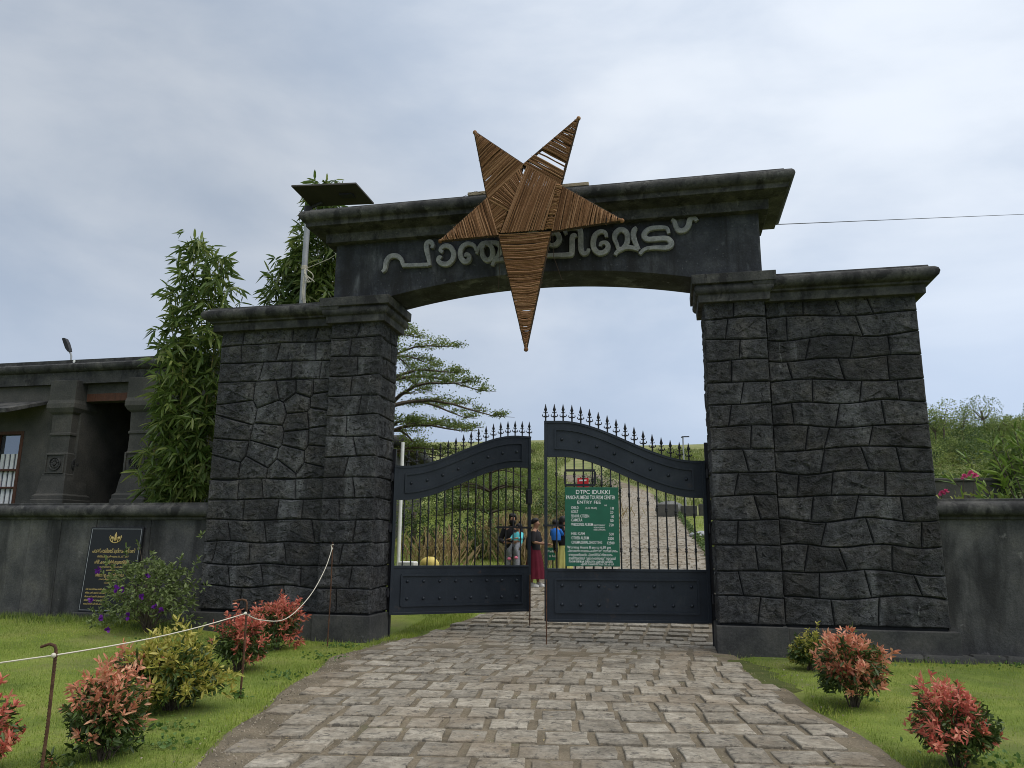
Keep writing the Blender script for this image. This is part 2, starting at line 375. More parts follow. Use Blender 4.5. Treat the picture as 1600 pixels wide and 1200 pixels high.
# drive: earth bed following the slope
rows = np.concatenate([np.arange(-12, -2, .4), np.arange(-2, 1.5, .16), np.arange(1.6, 12, .4), np.arange(12, 76, 1.2)])
NV = 18
V = []; 
for y in rows:
    a, b = xl(y)-.40*(1 if y < .3 else .4)-.05*math.sin(y*3.1), xr(y)+.20+.05*math.sin(y*2.7+1)
    qs = [a-.15, a, a+.06, a+.2]+[a+.2+(b-a-.4)*k/(NV-7) for k in range(1, NV-7)]+[b-.2, b-.06, b, b+.15]
    for k, x in enumerate(qs): V.append((x, y, H(x, y)+(-.12, -.018, .012)[min(k, NV-1-k, 2)]+(.020*math.exp(-((y+.35+.25*math.sin(x*2.3))/.42)**2) if 2 < k < NV-3 else 0)))
idx = np.arange(len(V)).reshape(len(rows), NV)
F = np.stack([idx[:-1, :-1], idx[:-1, 1:], idx[1:, 1:], idx[1:, :-1]], -1).reshape(-1, 4)
drive = npmesh('driveway', V, F, MT['dirt'], smooth=True)
tag(drive, 'stone paved driveway running through the gate and uphill', kind='structure')

def paver(cx, cy, lx, ly, ang, r_):
    """one hand-cut setts: bottom ring, worn top ring and a slightly domed centre"""
    pts = []
    for sx, sy in ((-1, -1), (0, -1), (1, -1), (1, 0), (1, 1), (0, 1), (-1, 1), (-1, 0)):
        jx, jy = r_.uniform(-.010, .010), r_.uniform(-.010, .010)
        pts.append((sx*lx/2+jx, sy*ly/2+jy))
    ca, sa = math.cos(ang), math.sin(ang)
    h = .030+r_.uniform(-.006, .008); tx, ty = r_.uniform(-.03, .03), r_.uniform(-.03, .03)
    V = []
    for s_, z in ((1.03, -.02), (1., h-.006), (.95, h), (.5, h+.001)):
        for px, py in pts:
            px, py = px*s_, py*s_
            V.append((px*ca-py*sa, px*sa+py*ca, z+(px*tx+py*ty if z > 0 else 0)+(r_.uniform(-.0035, .0035) if s_ < .95 else 0)))
    V.append((0, 0, h+.003))
    F = []
    for k in range(3):
        for i in range(8): F.append((k*8+i, k*8+(i+1) % 8, k*8+8+(i+1) % 8, k*8+8+i))
    for i in range(8): F.append((24+i, 24+(i+1) % 8, 32))
    return V, F
pr = random.Random(21)
pv = []
y = -9.0
while y < 63:
    pitch = .415+pr.uniform(-.02, .02)
    sk = .15*sstep(-.5, -4.5, y)*1.0
    if y > 30: pitch *= 1.25
    a, b = xl(y)+.02, xr(y)-.02
    x = a+pr.uniform(0, .1)-(.18 if int(y*7) % 2 else 0)
    while x < b-.12:
        lx = (.30+pr.uniform(-.045, .05))*(1.25 if y > 30 else 1)
        if x+lx > b+.12: lx = b+.1-x
        gap = .058+pr.uniform(-.016, .018)
        cx = x+lx/2; cy = y+sk*(cx-.8)+pr.uniform(-.012, .012)
        if lx > .14: pv.append((cx, cy, lx, pitch-(.072 if y < 0 else .045)+pr.uniform(-.03, .018), sk*.95+pr.uniform(-.025, .025)))
        x += lx+gap
    y += pitch
seen = [p for p in pv if -7.3 < p[1] < 20 and abs(p[0]-CAM_P.x) < 5.0]
def in_frame(p):
    d = Vector((p[0], p[1], H(p[0], p[1])))-CAM_P
    z = d.dot(fw); return z > 1 and abs(d.dot(rr)/z) < .69 and d.dot(uu)/z > -.515
seen = sorted([p for p in pv if in_frame(p)], key=lambda p: (Vector((p[0], p[1], 0))-CAM_P).length)
single = set(id(p) for p in seen[:298])
SV, SF = [], []
nbuf = 0
for p in pv:
    V, F = paver(p[0], p[1], p[2], p[3], p[4], pr)
    z0 = H(p[0], p[1])
    if id(p) in single:
        me = bpy.data.meshes.new('paver'); me.from_pydata(V, [], F); me.materials.append(MT['paver'])
        o = inst('paver', me, drive, (p[0], p[1], z0))
    else:
        sl_ = (H(p[0], p[1]+.2)-z0)/.2
        SV += [(vx+p[0], vy+p[1], vz+z0+vy*sl_) for vx, vy, vz in V]
        SF += [tuple(i+nbuf for i in f) for f in F]; nbuf += len(V)
me = bpy.data.meshes.new('pavers_beyond'); me.from_pydata(SV, [], SF); me.materials.append(MT['paver'])
tag(link(bpy.data.objects.new('paving', me), drive), None, kind='stuff')

# ------------------------------------------------------------------ gateway
gate_way = thing('stone_gateway', 'dark stone entrance gateway with two clad piers and an arched lettered beam', 'gateway', (0, 0, 0))
def stone_piece(poly, fmap, parent, mat, r_, gap=.0085, proud=.034, rough=.011):
    # resample the outline
    P = [np.array(p, float) for p in poly]; per = []
    for a, b in zip(P, P[1:]+P[:1]):
        n = max(1, int(round(np.linalg.norm(b-a)/.10)))
        for k in range(n): per.append(a+(b-a)*k/n)
    if len(per) < 5: return
    c = sum(per)/len(per); n = len(per); ring = []
    for k in range(n):
        t = per[(k+1) % n]-per[k-1]; nn = np.array([-t[1], t[0]]); nn = nn/(np.linalg.norm(nn)+1e-9)
        if np.dot(nn, c-per[k]) < 0: nn = -nn
        ring.append((per[k]+nn*gap, nn))
    V = []; F = []
    for ins, wv, rg in ((0, -.07, 0), (0, proud*.55, .003), (.014, proud, rough*.5)):
        for p, nn in ring:
            q = p+nn*ins; V.append(fmap(q[0], q[1], wv+r_.uniform(-rg, rg)))
    for sc_ in (.80, .50, .22):
        for p, nn in ring:
            q = c+(p-c)*sc_; V.append(fmap(q[0]+r_.uniform(-.016, .016), q[1]+r_.uniform(-.016, .016), proud+.004+r_.uniform(-1.3, 1)*rough*1.25))
    V.append(fmap(c[0], c[1], proud+.004+r_.uniform(-1, 1)*rough))
    for k in range(5):
        for i in range(n): F.append((k*n+i, k*n+(i+1) % n, k*n+n+(i+1) % n, k*n+n+i))
    for i in range(n): F.append((5*n+i, 5*n+(i+1) % n, 6*n))
    mb = MB(); mb.add(V, F)
    return mb.build('stone', mat, parent, smooth=40)
ZB, ZC = .40, 5.17
NC = 14
RZ = [5.19, 4.90, 4.57, 4.24, 3.90, 3.57, 3.23, 2.89, 2.55, 2.21, 1.87, 1.51, 1.15, .80, .42]   # course lines, top to bottom
sr = random.Random(5)
def wob(amp, seed):
    q = random.Random(seed); a = [(q.uniform(.5, 1)*amp, q.uniform(2, 6), q.uniform(0, 6.28)) for _ in range(3)]
    return lambda u: sum(k*math.sin(f*u+p) for k, f, p in a)
def courses(u0, u1, joints, fmap, parent, amp, seed, skip=None, lines=RZ, c0=None):
    wl = [wob(amp*(.25 if k in (0, NC) else 1), seed*100+k) for k in range(len(lines))]
    for k in range(len(lines)-1):
        if skip and skip(k): continue
        js = [0]+list(joints[k])+[1]
        us = [u0+(u1-u0)*j for j in js]
        sl = [0]+[sr.uniform(-.035, .035)*(1+amp*20) for _ in us[1:-1]]+[0]
        for i in range(len(us)-1):
            a, b = us[i], us[i+1]; sa, sb = sl[i], sl[i+1]
            m = max(3, int((b-a)/.11)); tp = []; bt = []
            for q in range(m+1):
                t = q/m
                ut = a+sa+(b+sb-a-sa)*t; ub = a-sa+(b-sb-a+sa)*t
                tp.append((ut, lines[k]+wl[k](ut))); bt.append((ub, lines[k+1]+wl[k+1](ub)))
            stone_piece(bt+tp[::-1], fmap, parent, MT['stone'], sr)
def clip(poly, px, py, nx_, ny_):
    o = []
    for (ax, ay), (bx, by) in zip(poly, poly[1:]+poly[:1]):
        da = (ax-px)*nx_+(ay-py)*ny_; db = (bx-px)*nx_+(by-py)*ny_
        if da <= 0: o.append((ax, ay))
        if da*db < 0:
            t = da/(da-db); o.append((ax+(bx-ax)*t, ay+(by-ay)*t))
    return o
PJ_R = [[.49], [.36], [.55], [.4], [.55], [.34], [.65], [.55], [.38], [.68], [.36], [.63], [.37], [.62]]
WJ_R = [[.26, .49, .70], [.14, .62], [.27, .56, .8], [.14, .48, .78], [.28, .59, .83], [.14, .43, .72], [.22, .35, .63], [.31, .58, .79], [.14, .36, .69], [.22, .5, .78], [.28, .57, .88], [.16, .39, .69], [.23, .53, .83], [.3, .58]]
PJ_L = [[.45], [.6], [.44], [.55], [.36], [.6], [.42], [.57], [.4], [.66], [.35], [.58], [.38], [.62]]
WJ_L = [[.2, .64, .85], [.19, .52, .85], [.38, .65, .9], [], [], [], [], [], [.26, .47, .75], [.32, .61, .82], [.21, .52, .92], [.1, .4, .7], [.24, .52, .84], [.35, .72]]
SJ = [[.5], [.62], [.38], [.55], [.7], [.4], [.6], [.45], [.66], [.4], [.55], [.7], [.35], [.55]]
for sgn in (1, -1):
    core = MB()
    a, b = sorted((sgn*2.66, sgn*3.50)); core.box(a, b, .035, .80, .0, 5.2)
    pier = core.build('pier', MT['core'], gate_way)
    a, b = sorted((sgn*3.50, sgn*5.64)); cw = MB(); cw.box(a, b, .155, .76, 0, 5.2)
    wing = cw.build('wing_wall', MT['core'], gate_way)
    # stones: front of the pier, reveal of the opening, front of the wing
    fm = lambda u, v, w_: (u, .035-w_, v)
    a, b = sorted((sgn*2.625, sgn*3.535))
    courses(a, b, [[j if sgn > 0 else 1-j for j in js] for js in (PJ_R if sgn > 0 else PJ_L)], fm, pier, .008, 3 if sgn > 0 else 4)
    fs = lambda u, v, w_: (sgn*(2.66-w_), u, v)
    courses(.02, .80, SJ, fs, pier, .010, 5 if sgn > 0 else 6)
    fw_ = lambda u, v, w_: (u, .155-w_, v)
    a, b = sorted((sgn*3.54, sgn*5.68))
    if sgn > 0:
        courses(a, b, WJ_R, fw_, wing, .022, 8)
    else:
        courses(a, b, [js for js in WJ_L], fw_, wing, .014, 9, skip=lambda k: 3 <= k <= 7)
        seeds = [(-5.23, 4.05), (-4.71, 4.02), (-4.34, 4.11), (-4.03, 4.12), (-3.71, 4.14), (-5.2, 3.72), (-4.59, 3.66), (-4.13, 3.83), (-3.68, 3.85), (-4.11, 3.50), (-3.73, 3.57), (-5.29, 3.39), (-4.63, 3.29), (-4.09, 3.22), (-3.70, 3.25), (-5.32, 3.06), (-4.72, 2.97), (-4.17, 2.90), (-3.73, 2.93), (-5.40, 2.73), (-4.86, 2.68), (-4.36, 2.62), (-3.80, 2.62)]
        z0, z1 = RZ[8], RZ[3]
        for i, (sx, sy) in enumerate(seeds):
            poly = [(a, z0), (b, z0), (b, z1), (a, z1)]
            for j, (qx, qy) in enumerate(seeds):
                if i != j and poly: poly = clip(poly, (sx+qx)/2, (sy+qy)/2, qx-sx, qy-sy)
            if len(poly) >= 3: stone_piece(poly, fw_, wing, MT['stone'], sr, gap=.010, proud=.038, rough=.013)
    # outer end of the wing
    fo = lambda u, v, w_: (sgn*(5.64+w_), u, v)
    courses(.165, .755, SJ[::-1], fo, wing, .010, 12 if sgn > 0 else 13)
    # plinths
    a, b = sorted((sgn*2.59, sgn*3.56)); pm = MB(); pm.box(a, b, -.045, .84, -.1, ZB); pm.build('plinth', MT['plinth'], gate_way, bevel=.012)
    a, b = sorted((sgn*3.562, sgn*5.76)); pm = MB(); pm.box(a, b, .05, .82, -.1, ZB-.015); pm.build('plinth', MT['plinth'], gate_way, bevel=.012)
    # mouldings
    a, b = sorted((sgn*2.625, sgn*3.53)); cm = MB()
    cm.rectrings(a, b, 0, .82, [(-.02, 5.15), (.075, 5.15), (.08, 5.27), (.105, 5.285), (.13, 5.32), (.135, 5.36), (.12, 5.405), (.105, 5.42), (.165, 5.425), (.17, 5.575), (-.02, 5.58)])
    cm.build('pier_cap', MT['cornice'], gate_way, smooth=35, bevel=.008)
    a, b = sorted((sgn*3.62, sgn*5.69)); cm = MB()
    cm.rectrings(a, b, .12, .80, [(-.02, 5.14), (.10, 5.14), (.105, 5.27), (.15, 5.285), (.155, 5.315), (.215, 5.335), (.255, 5.37), (.27, 5.42), (.255, 5.47), (.215, 5.505), (.16, 5.52), (.15, 5.555), (-.02, 5.565)])
    cm.build('wing_cornice', MT['cornice'], gate_way, smooth=35, bevel=.006)
# rubble footing at the outer foot of the right wing
fr = random.Random(3)
x = 3.7
while x < 9.5:
    l = fr.uniform(.35, .7); y0 = -.02 if x < 5.7 else .14
    mb = MB(); mb.rings([[(x+l*.5+l*.5*sx*s_, y0+.14+.22*sy*s_, z+fr.uniform(-.012, .012)) for sx, sy in ((-1, -.9), (-.3, -1), (.5, -.95), (1, -.8), (1, .8), (0, 1), (-1, .8))] for s_, z in ((1, -.06), (1, .05), (.9, .088))])
    mb.build('footing_stone', MT['plinth'], gate_way, smooth=30); x += l-.01
# arched beam
bm_ = MB(); n = 40; top = []; bot = []
for k in range(n+1):
    x = -3.52+7.04*k/n
    zb = 5.58+(.27*(1-(x/2.55)**2) if abs(x) < 2.55 else 0)
    bot.append((x, zb)); top.append((x, 6.60))
for k in range(n):
    (xa, za), (xb, zb) = bot[k], bot[k+1]
    bm_.add([(xa, 0, za), (xb, 0, zb), (xb, 0, 6.62), (xa, 0, 6.62), (xa, .8, za), (xb, .8, zb), (xb, .8, 6.62), (xa, .8, 6.62)],
            [(0, 1, 2, 3), (5, 4, 7, 6), (4, 5, 1, 0)]+([(4, 0, 3, 7)] if k == 0 else [])+([(1, 5, 6, 2)] if k == n-1 else []))
bm_.build('arched_beam', MT['render'], gate_way)
cm = MB()
cm.rectrings(-3.52, 3.52, 0, .8, [(-.05, 6.575), (.14, 6.575), (.145, 6.72), (.15, 6.735), (.40, 6.79), (.405, 6.85), (.415, 6.865), (.455, 6.885), (.49, 6.92), (.505, 6.965), (.495, 7.01), (.465, 7.05), (.42, 7.07), (.37, 7.075), (.365, 7.115), (-.05, 7.13)])
cm.build('beam_cornice', MT['cornice'], gate_way, smooth=35, bevel=.006)
# raised letters
LET = [[(-2.643, 6.02), (-2.597, 6.065), (-2.577, 6.19), (-2.527, 6.271), (-2.45, 6.294), (-2.362, 6.272), (-2.297, 6.199), (-2.274, 6.107)], [(-2.282, 6.107), (-2.066, 6.096), (-1.818, 6.086)], [(-1.794, 6.067), (-1.817, 6.194), (-1.852, 6.332), (-1.863, 6.44), (-1.83, 6.486), (-1.782, 6.482), (-1.752, 6.431), (-1.765, 6.374)], [(-1.573, 6.292), (-1.616, 6.328), (-1.594, 6.38), (-1.523, 6.404), (-1.437, 6.364), (-1.384, 6.258), (-1.403, 6.145), (-1.486, 6.078), (-1.59, 6.091), (-1.649, 6.153), (-1.635, 6.206), (-1.589, 6.193)], [(-0.991, 6.277), (-1.034, 6.37), (-1.128, 6.412), (-1.221, 6.377), (-1.266, 6.288), (-1.254, 6.172), (-1.187, 6.095), (-1.122, 6.12), (-1.114, 6.191), (-1.162, 6.227), (-1.176, 6.182)], [(-0.985, 6.219), (-0.949, 6.318), (-0.885, 6.39), (-0.774, 6.394), (-0.645, 6.379), (-0.58, 6.313), (-0.588, 6.218), (-0.624, 6.145), (-0.682, 6.077), (-0.718, 5.991)], [(-0.839, 6.386), (-0.893, 6.298), (-0.873, 6.163), (-0.798, 6.091), (-0.725, 6.133), (-0.708, 6.246), (-0.755, 6.349), (-0.833, 6.386)], [(-0.687, 6.078), (-0.495, 6.088), (-0.295, 6.087)], [(-0.185, 6.414), (-0.077, 6.519), (0.068, 6.47), (0.086, 6.355), (-0.004, 6.267)], [(0.211, 6.307), (0.283, 6.274), (0.354, 6.293), (0.399, 6.368), (0.377, 6.455), (0.32, 6.491), (0.266, 6.463)], [(0.032, 6.111), (0.184, 6.107), (0.548, 6.088), (0.597, 6.119), (0.606, 6.24), (0.612, 6.385), (0.644, 6.42), (0.674, 6.38)], [(0.512, 6.449), (0.489, 6.515), (0.552, 6.552), (0.641, 6.554), (0.72, 6.527), (0.746, 6.453), (0.746, 6.21), (0.768, 6.116), (0.811, 6.089), (0.86, 6.118), (0.873, 6.167)], [(1.164, 6.345), (1.148, 6.417), (1.079, 6.449), (0.991, 6.406), (0.949, 6.288), (0.964, 6.157), (1.046, 6.08), (1.142, 6.101), (1.186, 6.177), (1.153, 6.246), (1.084, 6.248), (1.06, 6.196)], [(1.292, 6.031), (1.34, 6.092), (1.427, 6.136), (1.493, 6.245), (1.484, 6.39), (1.4, 6.456), (1.316, 6.407), (1.291, 6.317), (1.325, 6.212), (1.346, 6.124)], [(1.332, 6.107), (1.504, 6.143), (1.673, 6.094)], [(1.673, 6.089), (1.617, 6.217), (1.59, 6.348), (1.614, 6.435), (1.649, 6.462)], [(2.145, 6.328), (2.115, 6.42), (1.989, 6.441), (1.836, 6.426), (1.757, 6.335), (1.814, 6.257), (1.966, 6.254), (2.117, 6.242), (2.181, 6.156), (2.112, 6.092), (1.944, 6.105), (1.775, 6.095), (1.68, 6.015)], [(2.196, 6.557), (2.237, 6.526), (2.262, 6.432), (2.309, 6.364), (2.39, 6.367), (2.451, 6.435), (2.48, 6.533), (2.531, 6.561), (2.571, 6.529), (2.59, 6.505)]]
def ribbon(mb, pts, wd, y0, y1, yd=.004):
    P = catmull(pts, 5); n = len(P); base = len(mb.v)
    for k, p in enumerate(P):
        t = P[min(k+1, n-1)]-P[max(k-1, 0)]; t = t/np.linalg.norm(t); nn = np.array([-t[1], t[0]])
        q = wd*(.62+.38*min(1, 3.2*min(k, n-1-k)/n)) if n > 12 else wd
        yy = y1-yd*k/n
        for s_, y in ((1, y0), (1, yy+.008), (.8, yy), (-.8, yy), (-1, yy+.008), (-1, y0)):
            e = p+nn*q*.5*s_; mb.v.append((e[0], y, e[1]))
    for k in range(n-1):
        for i in range(6):
            j = (i+1) % 6; mb.f.append((base+k*6+i, base+k*6+j, base+k*6+6+j, base+k*6+6+i))
    mb.f.append(tuple(base+i for i in range(6))); mb.f.append(tuple(base+(n-1)*6+i for i in range(6)))
GROUPS = [(0, 1, 2), (3,), (4, 5, 6, 7), (8,), (9, 10), (11,), (12,), (13, 14, 15), (16,), (17,)]
for gidx in GROUPS:
    mb = MB()
    for q, k in enumerate(gidx): ribbon(mb, LET[k], .088 if k not in (1, 7, 14) else .07, .01, -.062-.005*q)
    mb.build('letter', MT['letter'], gate_way, smooth=20)

# ------------------------------------------------------------------ boundary walls
for sgn, lab in ((-1, 'weathered dark boundary wall with rounded coping behind the black plaque'), (1, 'plain dark boundary wall with rounded coping beside the red shrubs')):
    t = thing('boundary_wall', lab, 'wall', (sgn*5.7, .4, 0))
    x0, x1 = (-16., -5.69) if sgn < 0 else (5.69, 16.)
    ox, oy = sgn*5.7, .4
    zb, zt = -.1, 1.92
    if sgn < 0:
        mb = MB(); mb.box(x0-ox, x1-ox, .30-oy, .62-oy, zb, zt); mb.build('wall_core', MT['core'], t)
        x = x1; wr = random.Random(2)
        for wdt in [1.12, 1.08, .72, .66, .68, .9, .9, .9, 1.2, 1.2]:
            xe = max(x0, x-wdt); mb = MB(); dy = wr.uniform(-.004, .004)
            mb.box(xe+.004-ox, x-.004-ox, .255+dy-oy, .33-oy, zb, zt-.01); mb.build('slab', MT['wall'], t, bevel=.004); x = xe
    else:
        mb = MB(); mb.box(x0-ox, x1-ox, .26-oy, .62-oy, zb, zt); mb.build('wall_body', MT['wall'], t)
    pr_ = [(.0, 1.88), (.035, 1.88), (.04, 1.925), (.09, 1.935), (.125, 1.965), (.14, 2.01), (.135, 2.06), (.11, 2.10), (.07, 2.125), (.05, 2.13), (.045, 2.165), (0, 2.17)]
    mb = MB(); mb.rectrings(x0-ox, x1-ox, .26-oy, .60-oy, pr_); mb.build('coping', MT['cornice'], t, smooth=35, bevel=.005)
# ------------------------------------------------------------------ gate leaves
GW, GH, GF, GB = 2.518, 2.428, 3.068, .358
def ztop(x): return GH+(GF-GH)*sstep(.06, .9, x/GW)
fin = MB()
fin.lathe([(.013, 0), (.013, .06), (.024, .07), (.024, .085), (.012, .10), (.012, .135), (.020, .145), (.012, .157), (.020, .175), (.027, .19), (.016, .225), (.003, .285)], 8)
for s in (1, -1):
    fin.tube([(s*.01, 0, .085), (s*.035, 0, .075), (s*.052, 0, .09), (s*.048, 0, .115)], [.010, .010, .009, .005], 5)
    fin.tube([(s*.008, 0, .145), (s*.028, 0, .14), (s*.036, 0, .158)], [.008, .007, .004], 5)
FIN = fin.mesh('finial', MT['ironbar'], 40)
rv = MB(); rv.sphere((0, 0, 0), .031, 10, 6, (1, 1.5, 1)); RIV = rv.mesh('rivet', MT['iron'], 60)
def strip(mb, pts, wd, d):
    """flat bar following pts (x,z), wd wide, +-d deep"""
    n = len(pts); lo = []; hi = []
    for k, (x, z) in enumerate(pts):
        a = pts[max(k-1, 0)]; b = pts[min(k+1, n-1)]; t = Vector((b[0]-a[0], b[1]-a[1])).normalized()
        lo.append((x+t.y*wd/2, z-t.x*wd/2)); hi.append((x-t.y*wd/2, z+t.x*wd/2))
    mb.rings([[(l[0], -d, l[1]), (h[0], -d, h[1]), (h[0], d, h[1]), (l[0], d, l[1])] for l, h in zip(lo, hi)])
def gate(label, loc, rz, left):
    t = thing('iron_gate', label, 'gate', loc, rz, 'two leaves of the iron gate')
    m = MB()
    m.box(0, .055, -.028, .028, 0, GH+.004); m.build('stile', MT['iron'], t, bevel=.005); m = MB(); m.box(GW-.05, GW, -.026, .026, 0, GF+.004); m.build('stile', MT['iron'], t, bevel=.005)
    xs_ = [.05+(GW-.10)*k/36 for k in range(37)]
    b = MB(); b.rings([[(x, -.018, ztop(x)-.54), (x, -.018, ztop(x)-.01), (x, .018, ztop(x)-.01), (x, .018, ztop(x)-.54)] for x in xs_])
    strip(b, [(x, ztop(x)) for x in [0]+xs_+[GW]], .035, .036); strip(b, [(x, ztop(x)-.545) for x in xs_], .03, .030)
    band = b.build('band_panel', MT['iron'], t, smooth=35)
    e = MB(); xi = [.20+(GW-.38)*k/30 for k in range(31)]
    strip(e, [(x, ztop(x)-.125) for x in xi], .030, .044); strip(e, [(x, ztop(x)-.43) for x in xi], .030, .044)
    for x in (xi[0], xi[-1]): strip(e, [(x, ztop(x)-.44), (x, ztop(x)-.115)], .030, .043)
    e.build('moulding', MT['iron'], band, smooth=35)
    for k in range(8):
        x = .30+(GW-.58)*k/7; inst('rivet', RIV, band, (x, 0, ztop(x)-.28))
    b = MB(); b.box(.05, GW-.045, -.018, .018, .0, .765); b.box(.05, GW-.045, -.03, .03, .745, .785); b.box(.05, GW-.045, -.03, .03, -.005, .035)
    low = b.build('lower_panel', MT['iron'], t, bevel=.004)
    e = MB(); pts = [(.19, .14), (GW-.17, .14), (GW-.17, .63), (.19, .63)]
    for p, q in zip(pts, pts[1:]+pts[:1]):
        strip(e, [p, q], .030, .044 if p[1] == q[1] else .043)
    e.build('moulding', MT['iron'], low)
    for k in range(8):
        for z in (.25, .53): inst('rivet', RIV, low, (.29+(GW-.56)*k/7, 0, z))
    n = 16
    for k in range(1, n+1):
        x = .055+(GW-.105)*k/(n+1); z1 = ztop(x)-.54
        m = MB(); m.lathe([(.0125, .78), (.0125, 1.03), (.02, 1.045), (.02, 1.06), (.014, 1.068), (.02, 1.076), (.02, 1.092), (.0125, 1.105), (.0125, z1-.33), (.02, z1-.315), (.02, z1-.30), (.014, z1-.293), (.02, z1-.286), (.02, z1-.27), (.0125, z1-.255), (.0125, z1+.01)], 6)
        m.build('bar', MT['ironbar'], t, smooth=40, loc=(x, 0, 0))
    for k in range(17):
        x = GW-.025-.1405*k; inst('finial', FIN, t, (x, 0, ztop(x)+.012), (0, 0, rnd.uniform(-.1, .1)))
    b = MB(); b.tube([(GW-.03, -.05 if left else .05, -.30+(.06 if left else -.04)), (GW-.03, -.05 if left else .05, .62)], .011, 6); b.build('drop_bolt', MT['rust'], t, smooth=60)
    b = MB()
    if left: b.box(GW-.66, GW+.02, -.045, -.022, 1.42, 1.455)
    else: b.box(GW-.36, GW+.02, .022, .045, 1.42, 1.45)
    b.build('latch_bar', MT['ironbar'], t)
    if left:
        b = MB(); b.box(GW-.075, GW+.015, -.05, .05, 1.86, 2.12); b.build('lock_box', MT['ironbar'], t, bevel=.006)
    else:
        b = MB()
        for z in (2.06, 2.29): b.box(1.72, 2.19, .03, .055, z-.018, z+.018)
        for x in (1.72, 2.19): b.box(x-.018, x+.018, .0305, .0545, 2.078, 2.272)
        b.build('sign_bracket', MT['ironbar'], t)
    for z in (.35, 1.4, 2.25):
        b = MB(); b.tube([(-.03, 0, z-.07), (-.03, 0, z+.07)], .026, 8); b.box(-.09, 0, -.012, .012, z-.03, z+.03); b.build('hinge', MT['ironbar'], t, smooth=40)
    return t
gate('slate blue iron gate leaf swung inwards beside the left pier, no sign on it', (-2.569, .705, GB), .58, True)
gate('slate blue iron gate leaf on the right pier carrying the green price board', (2.569, .705, GB), PI+.143, False)
for sgn in (-1, 1):
    p = MB(); p.box(sgn*2.60-.03, sgn*2.60+.03, .76, .82, 0, 3.1); p.build('hinge_post', MT['ironbar'], gate_way, bevel=.004)

# ------------------------------------------------------------------ lettering helper
TEXTS = []
def text(s, parent, x, z, h, wd, mat, y, align='LEFT', name='lettering'):
    cu = bpy.data.curves.new(name, 'FONT'); cu.body = s; cu.size = h/.70; cu.align_x = align; cu.align_y = 'BOTTOM_BASELINE'; cu.extrude = .0012; cu.resolution_u = 2
    cu.offset = h*.008
    cu.materials.append(mat)
    o = bpy.data.objects.new(name, cu); o.location = (x, y, z); o.rotation_euler = (PI/2, 0, 0); link(o, parent)
    TEXTS.append((o, wd)); return o

# ------------------------------------------------------------------ price board
pb = thing('price_board', 'green painted entry fee board with white hand lettering hung on the right gate leaf', 'sign', (.822, .345, 1.18), .143)
b = MB(); b.box(-.415, .415, -.012, .012, 0, 1.2); b.build('board', MT['green'], pb, bevel=.004)
b = MB()
for z in (.25, 1.1):
    for x in (-.3, .3): b.box(x-.012, x+.012, .012, .05, z-.01, z+.01)
b.build('clip', MT['ironbar'], pb)
def bx(X, Y): return ((870+X/7.06-884)*.0101-.415, 1.2-(730+Y/7.06-762)*.00976)
def bt(s, X0, X1, Y1, hpx):
    x, z = bx(X0, Y1); text(s, pb, x, z, hpx/7.06*.00976, (X1-X0)/7.06*.0101, MT['white'], -.0135)
bt('DTPC IDUKKI', 215, 580, 302, 46); bt('PANCHALIMEDU TOURISM CENTER', 112, 640, 360, 42); bt('ENTRY FEE', 230, 482, 410, 34)
bt('RS', 525, 550, 436, 16)
for s, X1, Y, pr_ in (('CHILD', 245, 470, '10'), ('ADULT', 242, 514, '20'), ('SENIOR CITIZEN', 358, 562, '10'), ('CAMERA', 285, 606, '50'), ('WEDDING ALBUM', 398, 655, '750'), ('HELI CAM', 305, 754, '500'), ('OTHER ALBUM', 352, 802, '2500'), ('CINEMA/SERIAL SHOOTING', 492, 850, '12500')):
    bt(s, 165, X1, Y, 32)
    wd = 14*len(pr_)+6; bt(pr_, 618-wd, 618, Y+4, 30)
bt('(5-12 YEAR)', 320, 442, 468, 22); bt('PHOTOGRAPHY', 405, 530, 655, 16); bt('VIDEOGRAPHY', 405, 530, 680, 16); bt('DRESS CHANGING', 405, 530, 704, 16)
bt('Working Hours 8 am to 6.30 pm', 120, 585, 902, 30)
bt('പ്രവേശന സമയം കഴിഞ്ഞ് സന്ദർശനം', 125, 655, 940, 26)
bt('അനുവദനീയമല്ല. പ്ലാസ്റ്റിക് നിരോധനം', 135, 600, 982, 26)
bt('മാലിന്യങ്ങൾ വലിച്ചെറിയരുത് ദയവായി', 135, 632, 1020, 26)
bt('സഹകരിക്കുക മദ്യപാനം പുകവലി പാടില്ല', 135, 600, 1052, 26)
bt('എന്ന് സെക്രട്ടറി ഡി റ്റി പി സി', 262, 610, 1080, 22)

# ------------------------------------------------------------------ rope star
STY = -.75
T = {'tl': (-.867, 8.021), 'tr': (.818, 8.075), 'r': (1.456, 6.294), 'b': (-.014, 4.356), 'l': (-1.40, 6.188)}
I = {'t': (-.063, 7.364), 'ru': (.525, 6.947), 'rl': (.372, 6.207), 'll': (-.445, 6.209), 'lu': (-.638, 6.85)}
star = thing('rope_star', 'huge five pointed star wound with brown coir rope hanging on the arch', 'star', (0, STY, 6.6))
def sp(p, dy=0): return (p[0], dy, p[1]-6.6)
m = MB()
order = ['tl', 't', 'tr', 'ru', 'r', 'rl', 'b', 'll', 'l', 'lu']
pos = {**T, **I}
for a_, b_ in zip(order, order[1:]+order[:1]): m.tube([sp(pos[a_]), sp(pos[b_])], .021, 6)
for a_, b_ in (('t', 'll'), ('t', 'rl'), ('lu', 'll'), ('ru', 'rl'), ('lu', 't'), ('t', 'ru'), ('ll', 'rl')): m.tube([sp(pos[a_], .02), sp(pos[b_], .02)], .017, 6)
m.build('frame', MT['coirdark'], star)
st = random.Random(12)
